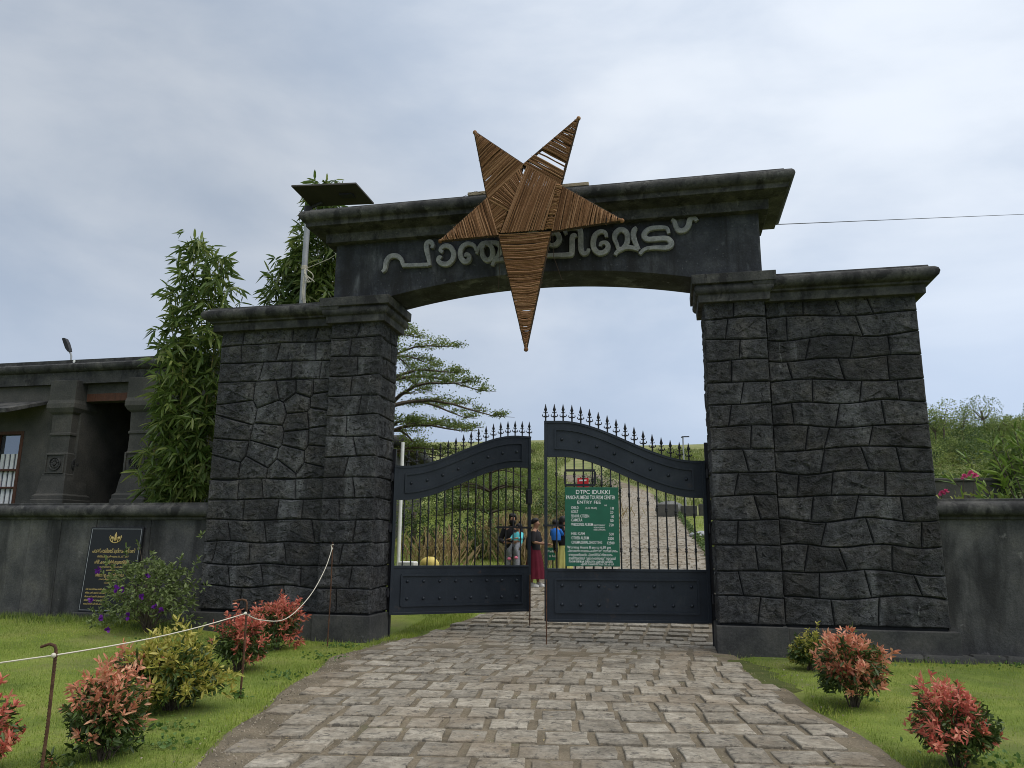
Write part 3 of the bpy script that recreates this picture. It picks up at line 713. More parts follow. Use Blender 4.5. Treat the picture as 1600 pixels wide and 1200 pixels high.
def strand(mb, a, b, r_, bow=0, dy0=-.026, sag=.0):
    A = Vector(sp(a)); B = Vector(sp(b)); d = (B-A)
    pts = []
    for k in range(4):
        t = k/3; p = A+d*t; p.y = dy0-bow*math.sin(PI*t)+st.uniform(-.004, .004); p.z -= sag*math.sin(PI*t); p.x += st.uniform(-.003, .003); p.z += st.uniform(-.004, .004)
        pts.append(p)
    mb.tube(pts, r_, 4, False)
lerp = lambda a, b, t: (a[0]+(b[0]-a[0])*t, a[1]+(b[1]-a[1])*t)
def wind(A0, A1, B0, B1, n, jit, name, gap=(), bow=.012, r_=.0125, back=True, skew=0, miss=0., sag=0, dy=-.026):
    """strands from edge A0-A1 to edge B0-B1"""
    mb = MB()
    for layer, off in (('f', dy), ('b', .026)) if back else (('f', dy),):
        for k in range(n):
            t = (k+.5)/n+st.uniform(-jit, jit)/n
            if any(a <= t <= b for a, b in gap) and st.random() < .72: continue
            if st.random() < miss: continue
            u = min(1, max(0, t+skew+st.uniform(-jit, jit)/n))
            t = min(1, max(0, t))
            strand(mb, lerp(A0, A1, t), lerp(B0, B1, u), r_*st.uniform(.65, 1.25)*(.75+.25*min(1, 4*(1-t))), bow if off < 0 else -bow, off+st.uniform(-.006, .006), sag*st.uniform(.3, 1.4))
    # loose whiskers along the edges
    for k in range(n):
        for e0, e1 in ((A0, A1), (B0, B1)):
            if st.random() < .5:
                p = lerp(e0, e1, st.random()); q = (p[0]+st.uniform(-.035, .035), p[1]+st.uniform(-.035, .035))
                strand(mb, p, q, .0022, 0, st.uniform(-.03, .03))
    o = mb.build(name, MT['coir'], star); o['kind'] = 'stuff'; return o
wind(I['lu'], T['tl'], I['t'], T['tl'], 100, 1.6, 'coir_winding', gap=((.25, .27), (.42, .44), (.6, .62)), miss=.05, skew=.015, r_=.0105)
wind(I['ru'], T['tr'], I['t'], T['tr'], 100, 1.6, 'coir_winding', gap=((.22, .33), (.46, .48), (.72, .745)), miss=.06, skew=-.01, r_=.0105)
wind(I['ru'], T['r'], I['rl'], T['r'], 100, 1.4, 'coir_winding', miss=.02, r_=.0105)
wind(I['lu'], T['l'], I['ll'], T['l'], 100, 1.8, 'coir_winding', miss=.03, sag=.01, r_=.0105)
wind(I['ll'], T['b'], I['rl'], T['b'], 170, 1.8, 'coir_winding', gap=((.735, .75), (.05, .065)), miss=.02, sag=.03, r_=.0115)
# middle: broad front band, slanting bands behind it, wrapped bundle on the right
wind((.0, 7.30), (.50, 6.95), (-.40, 6.22), (.26, 6.22), 80, 1.2, 'coir_winding', back=False, bow=.02, dy=-.062, r_=.0095)
wind((-.07, 7.34), (-.42, 6.25), (-.62, 6.85), (-.46, 6.25), 84, 1.3, 'coir_winding', back=True, bow=.01, dy=-.036, r_=.0105)
wind((-.60, 6.80), (-.10, 7.30), (-.25, 6.55), (.02, 6.95), 52, 1.4, 'coir_winding', back=False, dy=-.046, r_=.010)
mb = MB()
for k in range(46):
    t = k/45; c = lerp((.50, 6.93), (.34, 6.22), t); strand(mb, (c[0]-.055, c[1]+st.uniform(-.03, .03)), (c[0]+.055, c[1]+st.uniform(-.03, .03)), .014, .03, -.05)
mb.build('coir_winding', MT['coir'], star)['kind'] = 'stuff'
mb = MB()
for p in T.values(): mb.sphere(sp(p), .036, 8, 5)
mb.build('tip_knot', MT['coir'], star, smooth=60)
mb = MB()
for p, q in (((-.44, 6.2), (-.47, 5.35)), ((.40, 6.2), (.52, 5.45))):
    mb.tube([sp(p, -.02), (p[0], .05, (p[1]+q[1])/2-6.6), (q[0], .08, q[1]-6.6)], .004, 4)
mb.tube([(-.6, 0, .28), (-.9, .25, .52), (-1.2, .4, .50)], .004, 4)
for p in ((-.3, 6.9), (.3, 6.8)): mb.tube([sp(p, .03), (p[0], .24, .42)], .012, 5)
mb.build('tie_cord', MT['coirdark'], star)
pk = MB(); pk.box(-1.0, 1.0, -.05, .05, -.028, .028); o = pk.build('timber_plank', MT['wood'], None, bevel=.004, loc=(-.08, -.30, 7.158)); tag(o, 'pale timber plank lying along the cornice behind the rope star', 'plank')

# ------------------------------------------------------------------ plaque
pq = thing('memorial_plaque', 'black granite plaque with gold lettering leaning on the boundary wall', 'plaque', (-7.43, .13, .33))
pq.rotation_euler = (R(-4), 0, 0)
b = MB(); b.box(-.52, .52, -.02, .02, 0, 1.42); b.build('tablet', MT['granite'], pq, bevel=.004)
b = MB()
for p, q in (((-.49, .03), (.49, .03)), ((.49, .03), (.49, 1.39)), ((.49, 1.39), (-.49, 1.39)), ((-.49, 1.39), (-.49, .03))): 
    d = .004; b.box(min(p[0], q[0])-d, max(p[0], q[0])+d, -.0225-(.0003 if p[0] == q[0] else 0), -.0205, min(p[1], q[1])-d, max(p[1], q[1])+d)
b.build('border_line', MT['steel'], pq)
for s, z, h, wd in (('പാഞ്ചാലിമേട് ടൂറിസം പദ്ധതി', .985, .062, .84), ('നിർമ്മാണോദ്ഘാടനം 11 . 07 . 2017', .905, .032, .62), ('ശ്രീ. കടകംപള്ളി സുരേന്ദ്രൻ', .80, .055, .68), ('( ബഹു. സഹകരണ ടൂറിസം വകുപ്പ് മന്ത്രി )', .735, .024, .48), ('അദ്ധ്യക്ഷ', .68, .024, .18), ('ശ്രീമതി ഇ എസ് ബിജിമോൾ', .585, .05, .56), ('( ബഹു. പീരുമേട് എം എൽ എ )', .53, .024, .40), ('സാന്നിദ്ധ്യം', .47, .02, .18)):
    text(s, pq, 0, z, h, wd, MT['gold'], -.0215, 'CENTER')
for k, (s, wd) in enumerate((('ശ്രീ. ജോയ്സ് ജോർജ്ജ് എം പി', .4), ('ജില്ലാ പഞ്ചായത്ത് പ്രസിഡന്റ്', .42), ('ഗ്രാമ പഞ്ചായത്ത് പ്രസിഡന്റ്', .4), ('ജില്ലാ കളക്ടർ ഇടുക്കി', .36), ('സെക്രട്ടറി ഡി റ്റി പി സി', .38))):
    text(s, pq, -.43, .36-.06*k, .026, wd, MT['gold'], -.0215)
e = MB()
for k in range(14):
    a0, a1 = PI*(1.05+.9*k/14), PI*(1.05+.9*(k+1)/14); e.tube([(.11*math.cos(a0), -.024, 1.24+.085*math.sin(a0)), (.11*math.cos(a1), -.024, 1.24+.085*math.sin(a1))], .009, 5)
e.lathe([(.012, 1.18), (.03, 1.21), (.018, 1.25), (.022, 1.28), (.012, 1.31), (.004, 1.335)], 8, (0, -.024, 0))
for s in (-1, 1):
    e.sphere((s*.065, -.024, 1.235), .03, 8, 5, (1.1, .4, .9)); e.tube([(s*.085, -.024, 1.26), (s*.11, -.024, 1.275), (s*.12, -.024, 1.24)], .007, 5); e.tube([(s*.05, -.024, 1.21), (s*.05, -.024, 1.17)], .009, 5)
e.build('emblem', MT['gold'], pq, smooth=50)
lg = MB(); lg.box(-7.98, -7.42, .02, .25, .05, .325); lg.box(-7.41, -6.9, .03, .25, .05, .318); o = lg.build('plaque_ledge', MT['plinth'], None, bevel=.015); tag(o, 'low grey plaster ledge under the black plaque', 'ledge')

# ------------------------------------------------------------------ stone building at the left
hb = thing('stone_building', 'dark plastered single storey building with carved porch columns behind the boundary wall', 'building', (-11, 3, .2))
def HB(x, y, z): return (x+11, y-3, z-.2)
def hbox(m, x0, x1, y0, y1, z0, z1): return m.box(x0+11, x1+11, y0-3, y1-3, z0-.2, z1-.2)
m = MB(); hbox(m, -19, -13.12, 3.0, 3.25, 0, 5.06); hbox(m, -12.38, -10.93, 3.0, 3.25, 0, 5.06); hbox(m, -13.12, -12.38, 3.0, 3.25, 0, 2.2); hbox(m, -13.12, -12.38, 3.0, 3.25, 3.96, 5.06)
hbox(m, -9.45, -6.4, 3.0, 3.25, 0, 5.06); hbox(m, -6.65, -6.4, 3.25, 9, 0, 5.06); hbox(m, -19, -6.4, 9, 9.25, 0, 5.06); hbox(m, -19.25, -19, 3, 9.25, 0, 5.06)
m.build('wall', MT['house'], hb)
m = MB(); hbox(m, -11.18, -10.93, 3.25, 5.2, 0, 5.06); hbox(m, -9.45, -9.2, 3.25, 5.2, 0, 5.06); hbox(m, -11.2, -9.2, 5.2, 5.4, 0, 5.06); m.build('porch_wall', MT['house'], hb)
m = MB(); hbox(m, -10.60, -10.48, 5.02, 5.19, 1, 4.5); hbox(m, -9.62, -9.5, 5.02, 5.19, 1, 4.5); hbox(m, -10.48, -9.62, 5.12, 5.19, 1, 4.5); m.build('door', MT['brown'], hb)
m = MB(); hbox(m, -10.90, -9.48, 3.05, 3.3, 4.60, 5.055); m.build('lintel', MT['house'], hb, bevel=.01)
m = MB(); hbox(m, -10.87, -9.50, 3.035, 3.048, 4.605, 4.78); m.build('rust_band', MT['brown'], hb)
m = MB(); hbox(m, -19.1, -6.3, 2.9, 9.3, 5.0, 5.5); m.build('roof', MT['cornice'], hb)
m = MB(); m.rectrings(-19.1+11, -6.35+11, 0, 6.3, [(.02, 4.86), (.10, 4.86), (.105, 5.07), (.13, 5.08), (.15, 5.09), (.20, 5.12), (.225, 5.175), (.215, 5.23), (.18, 5.26), (.12, 5.27), (.11, 5.36), (.02, 5.37)])
m.build('roof_cornice', MT['cornice'], hb, smooth=35)
ROS = MB()
ROS.lathe([(.150, 0), (.150, .030), (.125, .035), (.12, .012), (.04, .012), (.04, .04), (.02, .045), (.001, .045)], 20, (0, 0, 0), 'y')
for k in range(12):
    a = 2*PI*k/12; ROS.sphere((.08*math.cos(a), -.016, .08*math.sin(a)), .04, 6, 4, (.42+.5*abs(math.cos(a)), .5, .42+.5*abs(math.sin(a))))
ROSM = ROS.mesh('rosette', MT['cornice'], 40)
for cx in (-11.25, -9.25):
    m = MB(); c = cx+11
    def sq(h_, z): return [(c-h_, -.05-h_+.12, z-.2), (c+h_, -.05-h_+.12, z-.2), (c+h_, -.05+h_+.12, z-.2), (c-h_, -.05+h_+.12, z-.2)]
    m.rings([sq(h_, z) for h_, z in ((.42, .2), (.42, 2.38), (.40, 2.40), (.40, 2.48), (.35, 2.52), (.32, 2.80), (.30, 2.90), (.30, 2.94), (.285, 2.96), (.285, 3.40), (.25, 3.42), (.245, 3.80), (.27, 3.81), (.27, 3.86), (.25, 3.87), (.26, 4.28), (.31, 4.33), (.36, 4.42), (.36, 4.52), (.34, 4.60), (.34, 5.05))])
    col = m.build('column', MT['house'], hb, bevel=.008)
    inst('rosette', ROSM, col, (c, -.05-.285+.122, 2.98)); inst('rosette', ROSM, col, (c+.283, .07, 2.98), (0, 0, PI/2)); inst('rosette', ROSM, col, (c-.283, .07, 2.98), (0, 0, -PI/2))
    fr_ = MB()
    for a0, a1, b0, b1 in ((-.24, .24, .19, .215), (-.24, .24, -.215, -.19), (-.24, -.215, -.189, .189), (.215, .24, -.189, .189)): fr_.box(c+a0, c+a1, -.05-.285+.12-.03, -.05-.285+.121, 2.98+b0, 2.98+b1)
    fr_.build('panel_frame', MT['house'], col)
m = MB(); m.rings([[(-2.9-.0, -.02, 4.47), (-.82, -.02, 4.44), (-.82, -.02, 4.36), (-2.9, -.02, 4.39)], [(-2.9, -.95, 4.14), (-.98, -.95, 4.12), (-.98, -.95, 4.02), (-2.9, -.95, 4.04)]])
m.build('awning', MT['cornice'], hb, bevel=.01)
wn = MB(); 
for x0, x1, z0, z1 in ((-13.12, -13.05, 2.2, 3.96), (-12.46, -12.38, 2.2, 3.96), (-13.05, -12.46, 3.89, 3.96), (-13.05, -12.46, 2.2, 2.28), (-13.05, -12.46, 3.05, 3.10), (-13.05, -12.46, 2.66, 2.70)): hbox(wn, x0, x1, 2.985, 3.08, z0, z1)
win = wn.build('window', MT['brown'], hb, bevel=.005)
gl = bpy.data.materials.new('window_glass'); gl.use_nodes = True; gb = gl.node_tree.nodes['Principled BSDF']; gb.inputs['Base Color'].default_value = (.25, .28, .32, 1); gb.inputs['Roughness'].default_value = .04; gb.inputs['Metallic'].default_value = .75
m = MB(); hbox(m, -13.05, -12.46, 3.09, 3.10, 2.28, 3.89); m.build('pane', gl, win)
for k in range(4):
    m = MB(); hbox(m, -12.98+.135*k, -12.90+.135*k, 3.06, 3.085, 2.28, 3.45); m.build('grille_bar', MT['white'], win)

lt = thing('roof_lamp', 'small flood lamp on a bent arm standing on the roof edge', 'lamp', (-11.67, 3.3, 5.49))
m = MB(); m.sphere((0, 0, .02), .16, 10, 6, (1, .8, .7)); m.build('base', MT['cornice'], lt, smooth=50)
m = MB(); m.tube([(0, 0, .1), (0, 0, .26), (-.02, 0, .33), (-.06, -.02, .40)], .022, 6); m.build('arm', MT['steel'], lt, smooth=50)
m = MB(); m.rings([[(-.06+dx+ox, -.02+oy, .40+dz) for ox, oy in ((-w_, -.05), (w_, -.05), (w_, .05), (-w_, .05))] for dx, dz, w_ in ((0.02, -.02, .03), (-.03, .06, .055), (-.10, .20, .06), (-.16, .30, .05), (-.175, .32, .02))]); m.build('lamp_head', MT['blackplastic'], lt, bevel=.01)
cc = thing('security_camera', 'small white and black camera clipped on the roof edge', 'camera', (-11.2, 3.0, 5.42))
m = MB(); m.box(-.10, .06, -.06, .06, .04, .14); m.build('housing', MT['blackplastic'], cc, bevel=.01)
m = MB(); m.lathe([(.05, .06), (.05, .11), (.02, .12)], 10, (.0, .0, .09), 'y'); m.build('lens', MT['white'], cc, smooth=40); m = MB(); m.box(.06, .11, -.05, .02, .0, .13); m.build('bracket', MT['white'], cc)

# second block of the building beyond the gate, on the upper ground
bb = thing('rear_building', 'dark building corner with pipe moulded eaves seen beyond the left pier', 'building', (-9.2, 18, 1.4))
bb.rotation_euler = (0, 0, .158+.02)
m = MB(); m.box(-5, .6, -2.6, 4.3, -.3, 3.6); m.build('wall', MT['house'], bb)
m = MB(); m.rectrings(-5, .6, -2.6, 4.3, [(.02, 3.45), (.25, 3.46), (.25, 3.58), (.42, 3.62), (.52, 3.72), (.56, 3.86), (.52, 4.0), (.42, 4.08), (.02, 4.1)]); m.build('roof_cornice', MT['cornice'], bb, smooth=40)
m = MB(); m.box(-.2, .15, 3.2, 3.5, 4.08, 4.35); m.build('roof_post', MT['cornice'], bb, bevel=.03)
for k in range(6):
    m = MB(); m.box(.61, .66, -2.4+k*1.2, -2.2+k*1.2, 2.9, 3.45); m.build('bracket', MT['cornice'], bb)

# ------------------------------------------------------------------ solar lamp post, cable, rope line
sl_ = thing('solar_lamp_post', 'grey steel post carrying a tilted solar panel behind the left wing', 'solar lamp', (-4.86, 1.42, 0))
m = MB(); m.tube([(0, 0, -.1), (0, 0, 8.0)], .058, 10); m.build('post', MT['steel'], sl_, smooth=60)
m = MB(); m.tube([(0, 0, 7.86), (0, 0, 8.07)], .085, 10); m.tube([(0, 0, 8.03), (.3, -.02, 8.13)], .03, 6); m.build('bracket', MT['blackplastic'], sl_, smooth=40)
A_, B_, C_, D_ = [Vector(p)-Vector((-4.86, 1.42, 0)) for p in ((-5.01, .95, 8.30), (-3.77, 1.2, 8.36), (-3.62, 1.78, 8.19), (-4.86, 1.53, 8.13))]
nn = (B_-A_).cross(D_-A_).normalized()
m = MB(); m.rings([[A_, B_, C_, D_], [p+nn*.045 for p in (A_, B_, C_, D_)]]); m.build('solar_panel', MT['panelback'], sl_, bevel=.006)
m = MB(); k_ = (A_+B_+C_+D_)/4+(B_-A_)*.22; a_ = (B_-A_).normalized(); c_ = (D_-A_).normalized()
m.rings([[k_-a_*.13-c_*.06, k_+a_*.13-c_*.06, k_+a_*.13+c_*.06, k_-a_*.13+c_*.06], [p-nn*.04 for p in (k_-a_*.13-c_*.06, k_+a_*.13-c_*.06, k_+a_*.13+c_*.06, k_-a_*.13+c_*.06)]]); m.build('junction_box', MT['blackplastic'], sl_)
m = MB()
for k in range(4): m.tube([(.062*math.cos(a*.7), .062*math.sin(a*.7), 6.75+.02*k+.008*math.sin(a)) for a in range(10)], .008, 4)
q = random.Random(4)
for k in range(4):
    m.tube(catmull([(.05, -.06, 6.75), (.05+q.uniform(0, .25), -.1, 6.65+q.uniform(-.1, .1)), (.1+q.uniform(0, .2), -.1, 6.45), (.04, -.08, 6.5+q.uniform(-.1, .1)), (.03+.04*k, -.08, 6.1-.1*k)], 4), .008, 4)
m.tube([(.06, -.05, 6.75), (.6, -.2, 6.85), (1.2, -.5, 7.0)], .008, 4); m.build('twine', MT['rope'], sl_)
m = MB(); m.tube([(3.45, .85, 6.74), (20.19, 22.64, 15.41)], .008, 5); tag(m.build('overhead_cable', MT['blackplastic']), 'thin black cable running off the beam across the sky to the right', 'cable')

def stake(x, y, h, hook, lab):
    m = MB(); z = H(x, y)-.1
    pts = [(x, y, z), (x+.01, y, z+h*.5), (x, y, z+h+.07)]
    if hook: pts += [(x-.015, y, z+h+.095), (x-.05, y-.005, z+h+.105), (x-hook, y-.01, z+h+.085)]
    m.tube(pts, .0105 if hook else .009, 6)
    k = 0
    while k*.022 < h and hook: m.lathe([(.0105, 0), (.0125, .004), (.0105, .008)], 6, (x+(.005 if k > 3 else 0), y, z+.05+k*.022)); k += 1
    tag(m.build('rebar_stake', MT['rust'], None, smooth=50), lab, 'stake', 'rusty stakes along the lawn edge')
stake(-2.04, -6.95, .82, .11, 'rusty hooked rebar stake standing in the front of the left lawn holding the cord')
stake(-2.22, -4.28, .93, .15, 'rusty hooked rebar stake beside the yellow green shrub holding the cord')
stake(-3.05, -.53, 1.55, 0, 'tall thin straight rusty rod before the left pier, cord knotted on top')
m = MB()
pa = [(-4.2, -7.9, .35+.19), (-3.1, -7.45, .62), (-2.04, -6.965, .755)]
m.tube(catmull(pa, 6), .0055, 5); 
p2, p3 = Vector((-2.04, -6.965, .755)), Vector((-2.22, -4.295, .80))
m.tube([p2.lerp(p3, k/10)-Vector((0, 0, .035*math.sin(PI*k/10))) for k in range(11)], .0055, 5)
p4 = Vector((-3.05, -.545, 1.42)); p3 = Vector((-2.22, -4.295, .80))
m.tube(catmull([p3, (-2.27, -3.9, .70), (-2.5, -2.9, .62), (-2.78, -1.75, .80), (-2.96, -.95, 1.12), p4], 6), .0055, 5)
for p in (p2, p3, p4): m.sphere(p, .017, 8, 5)
m.tube([p4, p4+Vector((-.02, 0, .05)), p4+Vector((.02, 0, .06))], .007, 4)
tag(m.build('boundary_cord', MT['rope'], None, smooth=60), 'cream cord strung between the rusty stakes on the left lawn', 'rope')

# ------------------------------------------------------------------ small things beyond the gate
wp = MB(); z = H(-5.2, 8.3); wp.tube([(-5.2, 8.3, z-.1), (-5.2, 8.3, 4.25)], .05, 10); tag(wp.build('flag_pole', MT['white'], None, smooth=60), 'white pole standing behind the left gate leaf beside the pier', 'pole')
def rock(name, c, r_, mat, lab, cat, sq=(1, 1, 1), seed=0, group=None):
    q = random.Random(seed); m = MB(); m.sphere(c, r_, 10, 7, sq)
    m.v = [(x+q.uniform(-.09, .09)*r_, y+q.uniform(-.09, .09)*r_, z_+q.uniform(-.09, .09)*r_) for x, y, z_ in m.v]
    return tag(m.build(name, mat, None, smooth=50), lab, cat, group)
z = H(-3.6, 4.6)
m = MB(); m.box(-3.72, -3.36, 4.2, 4.5, z-.05, z+.86); tag(m.build('white_block', MT['white'], None, bevel=.03), 'white painted block just inside the left gate leaf', 'block')
rock('yellow_boulder', (-3.06, 4.35, z+.80), .2, MT['yellowpaint'], 'pale yellow rounded boulder just inside the left gate leaf', 'boulder', (1.05, .8, .8), 3)
rock('boulder_base', (-3.12, 4.45, z+.3), .42, MT['boulder'], 'grey rock under the pale yellow boulder', 'rock', (1, .8, 1), 4)
gs = thing('direction_sign', 'small green lettered sign on a short post beside the woman in yellow', 'sign', (-1.0, 8.2, H(-1, 8.2)))
m = MB(); m.tube([(0, .03, -.1), (0, .03, .8)], .02, 6); m.build('post', MT['ironbar'], gs)
m = MB(); m.box(-.2, .2, -.01, .01, .50, .82); m.build('board', MT['green'], gs); text('Parking', gs, -.13, .70, .06, .26, MT['white'], -.012); text('to Road', gs, -.10, .58, .06, .22, MT['white'], -.012)
rs = thing('red_sign', 'small red sign plate on a post behind the green price board', 'sign', (-.13, 7.6, H(-.1, 7.6)))
m = MB(); m.tube([(0, .03, -.1), (0, .03, 2.45)], .02, 6); m.build('post', MT['ironbar'], rs)
zz = 3.02-rs.location.z
m = MB(); m.box(-.14, .14, -.01, .01, zz-.12, zz+.13); m.build('plate', MT['red'], rs); m = MB(); m.box(-.09, .09, -.013, -.0105, zz+.05, zz+.09); m.box(-.07, -.02, -.013, -.0105, zz-.08, zz-.03); m.box(.02, .07, -.013, -.0105, zz-.08, zz-.03); m.build('marking', MT['white'], rs)
sp_ = thing('street_lamp', 'slender street lamp on the far hill crest beyond the drive', 'street lamp', (3.1, 50, H(3.1, 50)))
hh = 9.95-sp_.location.z
m = MB(); m.tube([(0, 0, -.2), (0, 0, hh)], [.09, .06], 6); m.build('post', MT['steel'], sp_, smooth=60)
m = MB(); m.tube([(0, 0, hh-.05), (-.15, 0, hh)], .03, 5); m.box(-.1, .5, -.08, .08, hh, hh+.07); m.build('lamp_head', MT['blackplastic'], sp_)
for k, (x0, x1, y, h_) in enumerate(((1.2, 2.4, 34.6, .62), (2.55, 3.5, 35.1, .5), (3.6, 5.2, 35.4, .55))):
    z = min(H(x0, y), H(x1, y)); m = MB(); m.box(x0, x1, y, y+.6, z-.2, z+h_+.15); o = m.build('low_wall_block', MT['house'], None, bevel=.04)
    tag(o, ['nearest short black wall block beside the bend of the drive', 'middle black wall block on the slope right of the drive', 'longest black wall block furthest right of the drive'][k], 'wall')
rock('hill_boulder', (1.9, 37.5, H(1.9, 37.5)+.35), .6, MT['boulder'], 'large grey boulder behind the short black wall blocks', 'boulder', (1.5, .8, .8), 9)
for k, (x, y, r_) in enumerate(((2.95, 21.2, .22), (3.25, 21.4, .28), (3.6, 21.2, .24), (3.95, 21.6, .3), (3.5, 21.9, .2))):
    rock('pale_rock', (x, y, H(x, y)+.08), r_, MT['steel'], 'pale rock lying in the pile on the lawn right of the drive', 'rock', (1.2, .9, .6), 20+k, 'pale rocks piled on the lawn')
# red earth patch and the culvert slab
P_ = []; 
for r_ in (0, .4, .8, 1.):
    for k in range(20):
        a = 2*PI*k/20; x = 5.3+r_*2.9*math.cos(a)*(1+.1*math.sin(3*a)); y = 23.0+r_*2.4*math.sin(a); P_.append((x, y, H(x, y)+(.03 if r_ < 1 else -.02)))
F_ = np.array([(r_*20+k, r_*20+(k+1) % 20, r_*20+20+(k+1) % 20, r_*20+20+k) for r_ in range(3) for k in range(20)])
tag(npmesh('bare_earth', P_, F_, MT['redearth'], smooth=True), 'bare red earth patch on the lawn right of the drive', kind='structure')
m = MB(); z = H(3.3, 9.3); m.box(2.95, 3.9, 9.0, 9.35, z-.1, z+.14); tag(m.build('culvert_slab', MT['plinth'], None, bevel=.02), 'grey concrete slab at the edge of the drive by the right pier', 'slab')
bw = MB(); bw.box(8.2, 12.5, 10.4, 10.7, 1.4, 3.2); bw.box(8.2, 12.5, 10.36, 10.74, 3.2, 3.28); tag(bw.build('low_dark_wall', MT['house'], None, bevel=.02), 'low dark wall behind the pink flowers beyond the right boundary wall', 'wall')

bpy.context.view_layer.update()
dg = bpy.context.evaluated_depsgraph_get()
for o, wd in TEXTS:                       # lettering becomes plain mesh, fitted to its line width
    me = bpy.data.meshes.new_from_object(o.evaluated_get(dg)); me.materials.clear(); me.materials.append(o.data.materials[0])
    n_ = bpy.data.objects.new('lettering', me); link(n_, o.parent); n_.location = o.location; n_.rotation_euler = o.rotation_euler
    d = o.dimensions.x
    if d > 1e-4: n_.scale.x = wd/d
    bpy.data.objects.remove(o)
# ------------------------------------------------------------------ foliage helpers
G = np.random.default_rng(11)
def unit(a): return a/np.maximum(1e-9, np.linalg.norm(a, axis=-1, keepdims=True))
def leaves(name, P, D, Ln, Wd, mat, parent, droop=.25, shape=6, kind=None, flatten=0.):
    """one folded leaf per row; shape 4 = diamond (2 triangles), 6 = oval (2 quads)"""
    P = np.asarray(P, float); D = unit(np.asarray(D, float)); n = len(P)
    if n == 0: return None
    Ln = np.broadcast_to(np.asarray(Ln, float), (n,))[:, None]; Wd = np.broadcast_to(np.asarray(Wd, float), (n,))[:, None]
    rv_ = G.normal(size=(n, 3)); rv_[:, 2] *= 1-flatten
    up0 = np.tile([0, 0, 1.], (n, 1))*(.6+flatten)+G.normal(size=(n, 3))*.55*(1-flatten)
    sd_ = unit(np.cross(D, up0)); up = np.cross(sd_, D)
    Z = np.array([0, 0, 1.])
    tip = P+D*Ln-Z*droop*Ln
    if shape == 4:
        m_ = P+D*Ln*.45-Z*droop*.2*Ln
        l = m_+sd_*Wd*.5+up*Wd*.18; r = m_-sd_*Wd*.5+up*Wd*.18
        V = np.stack([P, l, tip, r], 1).reshape(-1, 3); b = np.arange(n)[:, None]*4
        F = np.concatenate([b+[0, 2, 1], b+[0, 3, 2]])
    else:
        a = P+D*Ln*.33-Z*droop*.12*Ln; c = P+D*Ln*.70-Z*droop*.5*Ln
        l1 = a+sd_*Wd*.5+up*Wd*.16; r1 = a-sd_*Wd*.5+up*Wd*.16; l2 = c+sd_*Wd*.40+up*Wd*.12; r2 = c-sd_*Wd*.40+up*Wd*.12
        V = np.stack([P, l1, l2, tip, r2, r1], 1).reshape(-1, 3); b = np.arange(n)[:, None]*6
        F = np.concatenate([b+[0, 3, 2, 1], b+[0, 5, 4, 3]])
    return npmesh(name, V, F, mat, parent, kind=kind)
def sphdir(n, zmin=-1., zmax=1.):
    z = G.uniform(zmin, zmax, n); a = G.uniform(0, 2*PI, n); s_ = np.sqrt(1-z*z)
    return np.stack([s_*np.cos(a), s_*np.sin(a), z], -1)

def shrub(name, label, cat, x, y, h, r, top, redfn, tufts, Lf, group=None, bare=.0, lean=(0, 0), body='gleaf', seed=0, lw=.30, kz=.46):
    """many shoots from a common foot; each ends in a tuft; young leaves where redfn says"""
    global G
    G = np.random.default_rng(seed+100)
    z0 = H(x, y)
    t = thing(name, label, cat, (x, y, z0), 0, group)
    c = np.array([lean[0], lean[1], h*(1-kz)]); d = sphdir(tufts, -.95 if bare == 0 else -.75, 1.)
    rad = G.uniform(.30, 1.12, tufts)**.6
    lump = 1+.22*np.sin(d[:, 0]*4+seed)+.18*np.sin(d[:, 1]*5+seed*2)+.14*np.sin(d[:, 2]*6+seed*3)
    E_ = c+d*np.array([r, r, h*kz])*(rad*lump)[:, None]
    if bare == 0: E_[:, :2] *= (1+.55*np.maximum(0, -d[:, 2]))[:, None]
    E_[:, 2] += np.where(d[:, 2] > .3, G.gamma(1.2, .05, tufts)*h, 0)
    E_[:, 2] = np.maximum(E_[:, 2], .05+bare*h)
    m = MB()
    for k in range(0, tufts, max(1, tufts//26)):
        e = E_[k]; b0 = (G.uniform(-.04, .04), G.uniform(-.04, .04), -.05)
        m.tube([b0, (e[0]*.25+b0[0], e[1]*.25+b0[1], e[2]*.4), tuple(e)], [.010*max(.6, h), .007*max(.6, h), .003], 5, False)
    m.build('stem', MT['bark'], t)
    young = np.array([redfn(*q) for q in ((E_-c)/np.array([r, r, h*kz]))])
    flag = G.uniform(0, 1, tufts) < young
    for fl, nm, mt in ((True, 'young_leaves', top), (False, 'leaves', body)):
        Ek, dk = E_[flag == fl], d[flag == fl]
        if len(Ek) == 0: continue
        per = 12 if fl else 10
        P = np.repeat(Ek, per, 0); q = len(P)
        axis = unit(np.repeat(dk, per, 0)*.6+np.array([0, 0, .75]))
        back = G.uniform(0, 1, q)[:, None]
        P = P-axis*back*Lf*1.5
        D = unit(axis*(.9-.5*back)+sphdir(q)*.85)
        leaves(nm, P, D, Lf*G.uniform(.65, 1.2, q)*(1.05-.2*back[:, 0]), Lf*lw*G.uniform(.8, 1.15, q), MT[mt], t, droop=.1, shape=6, kind='stuff')
    # older inner leaves
    q = tufts*4; dd = sphdir(q, -.8, .9); P = c+dd*np.array([r, r, h*kz])*G.uniform(.35, .9, q)[:, None]; P[:, 2] = np.maximum(P[:, 2], .04+bare*h)
    leaves('inner_leaves', P, unit(dd+sphdir(q)*.8), Lf*G.uniform(.7, 1.15, q), Lf*lw, MT['gleaf' if body != 'tleaf' else 'tleaf'], t, droop=.2, shape=6, kind='stuff')
    return t
gR = 'ornamental shrubs along the lawn edges'
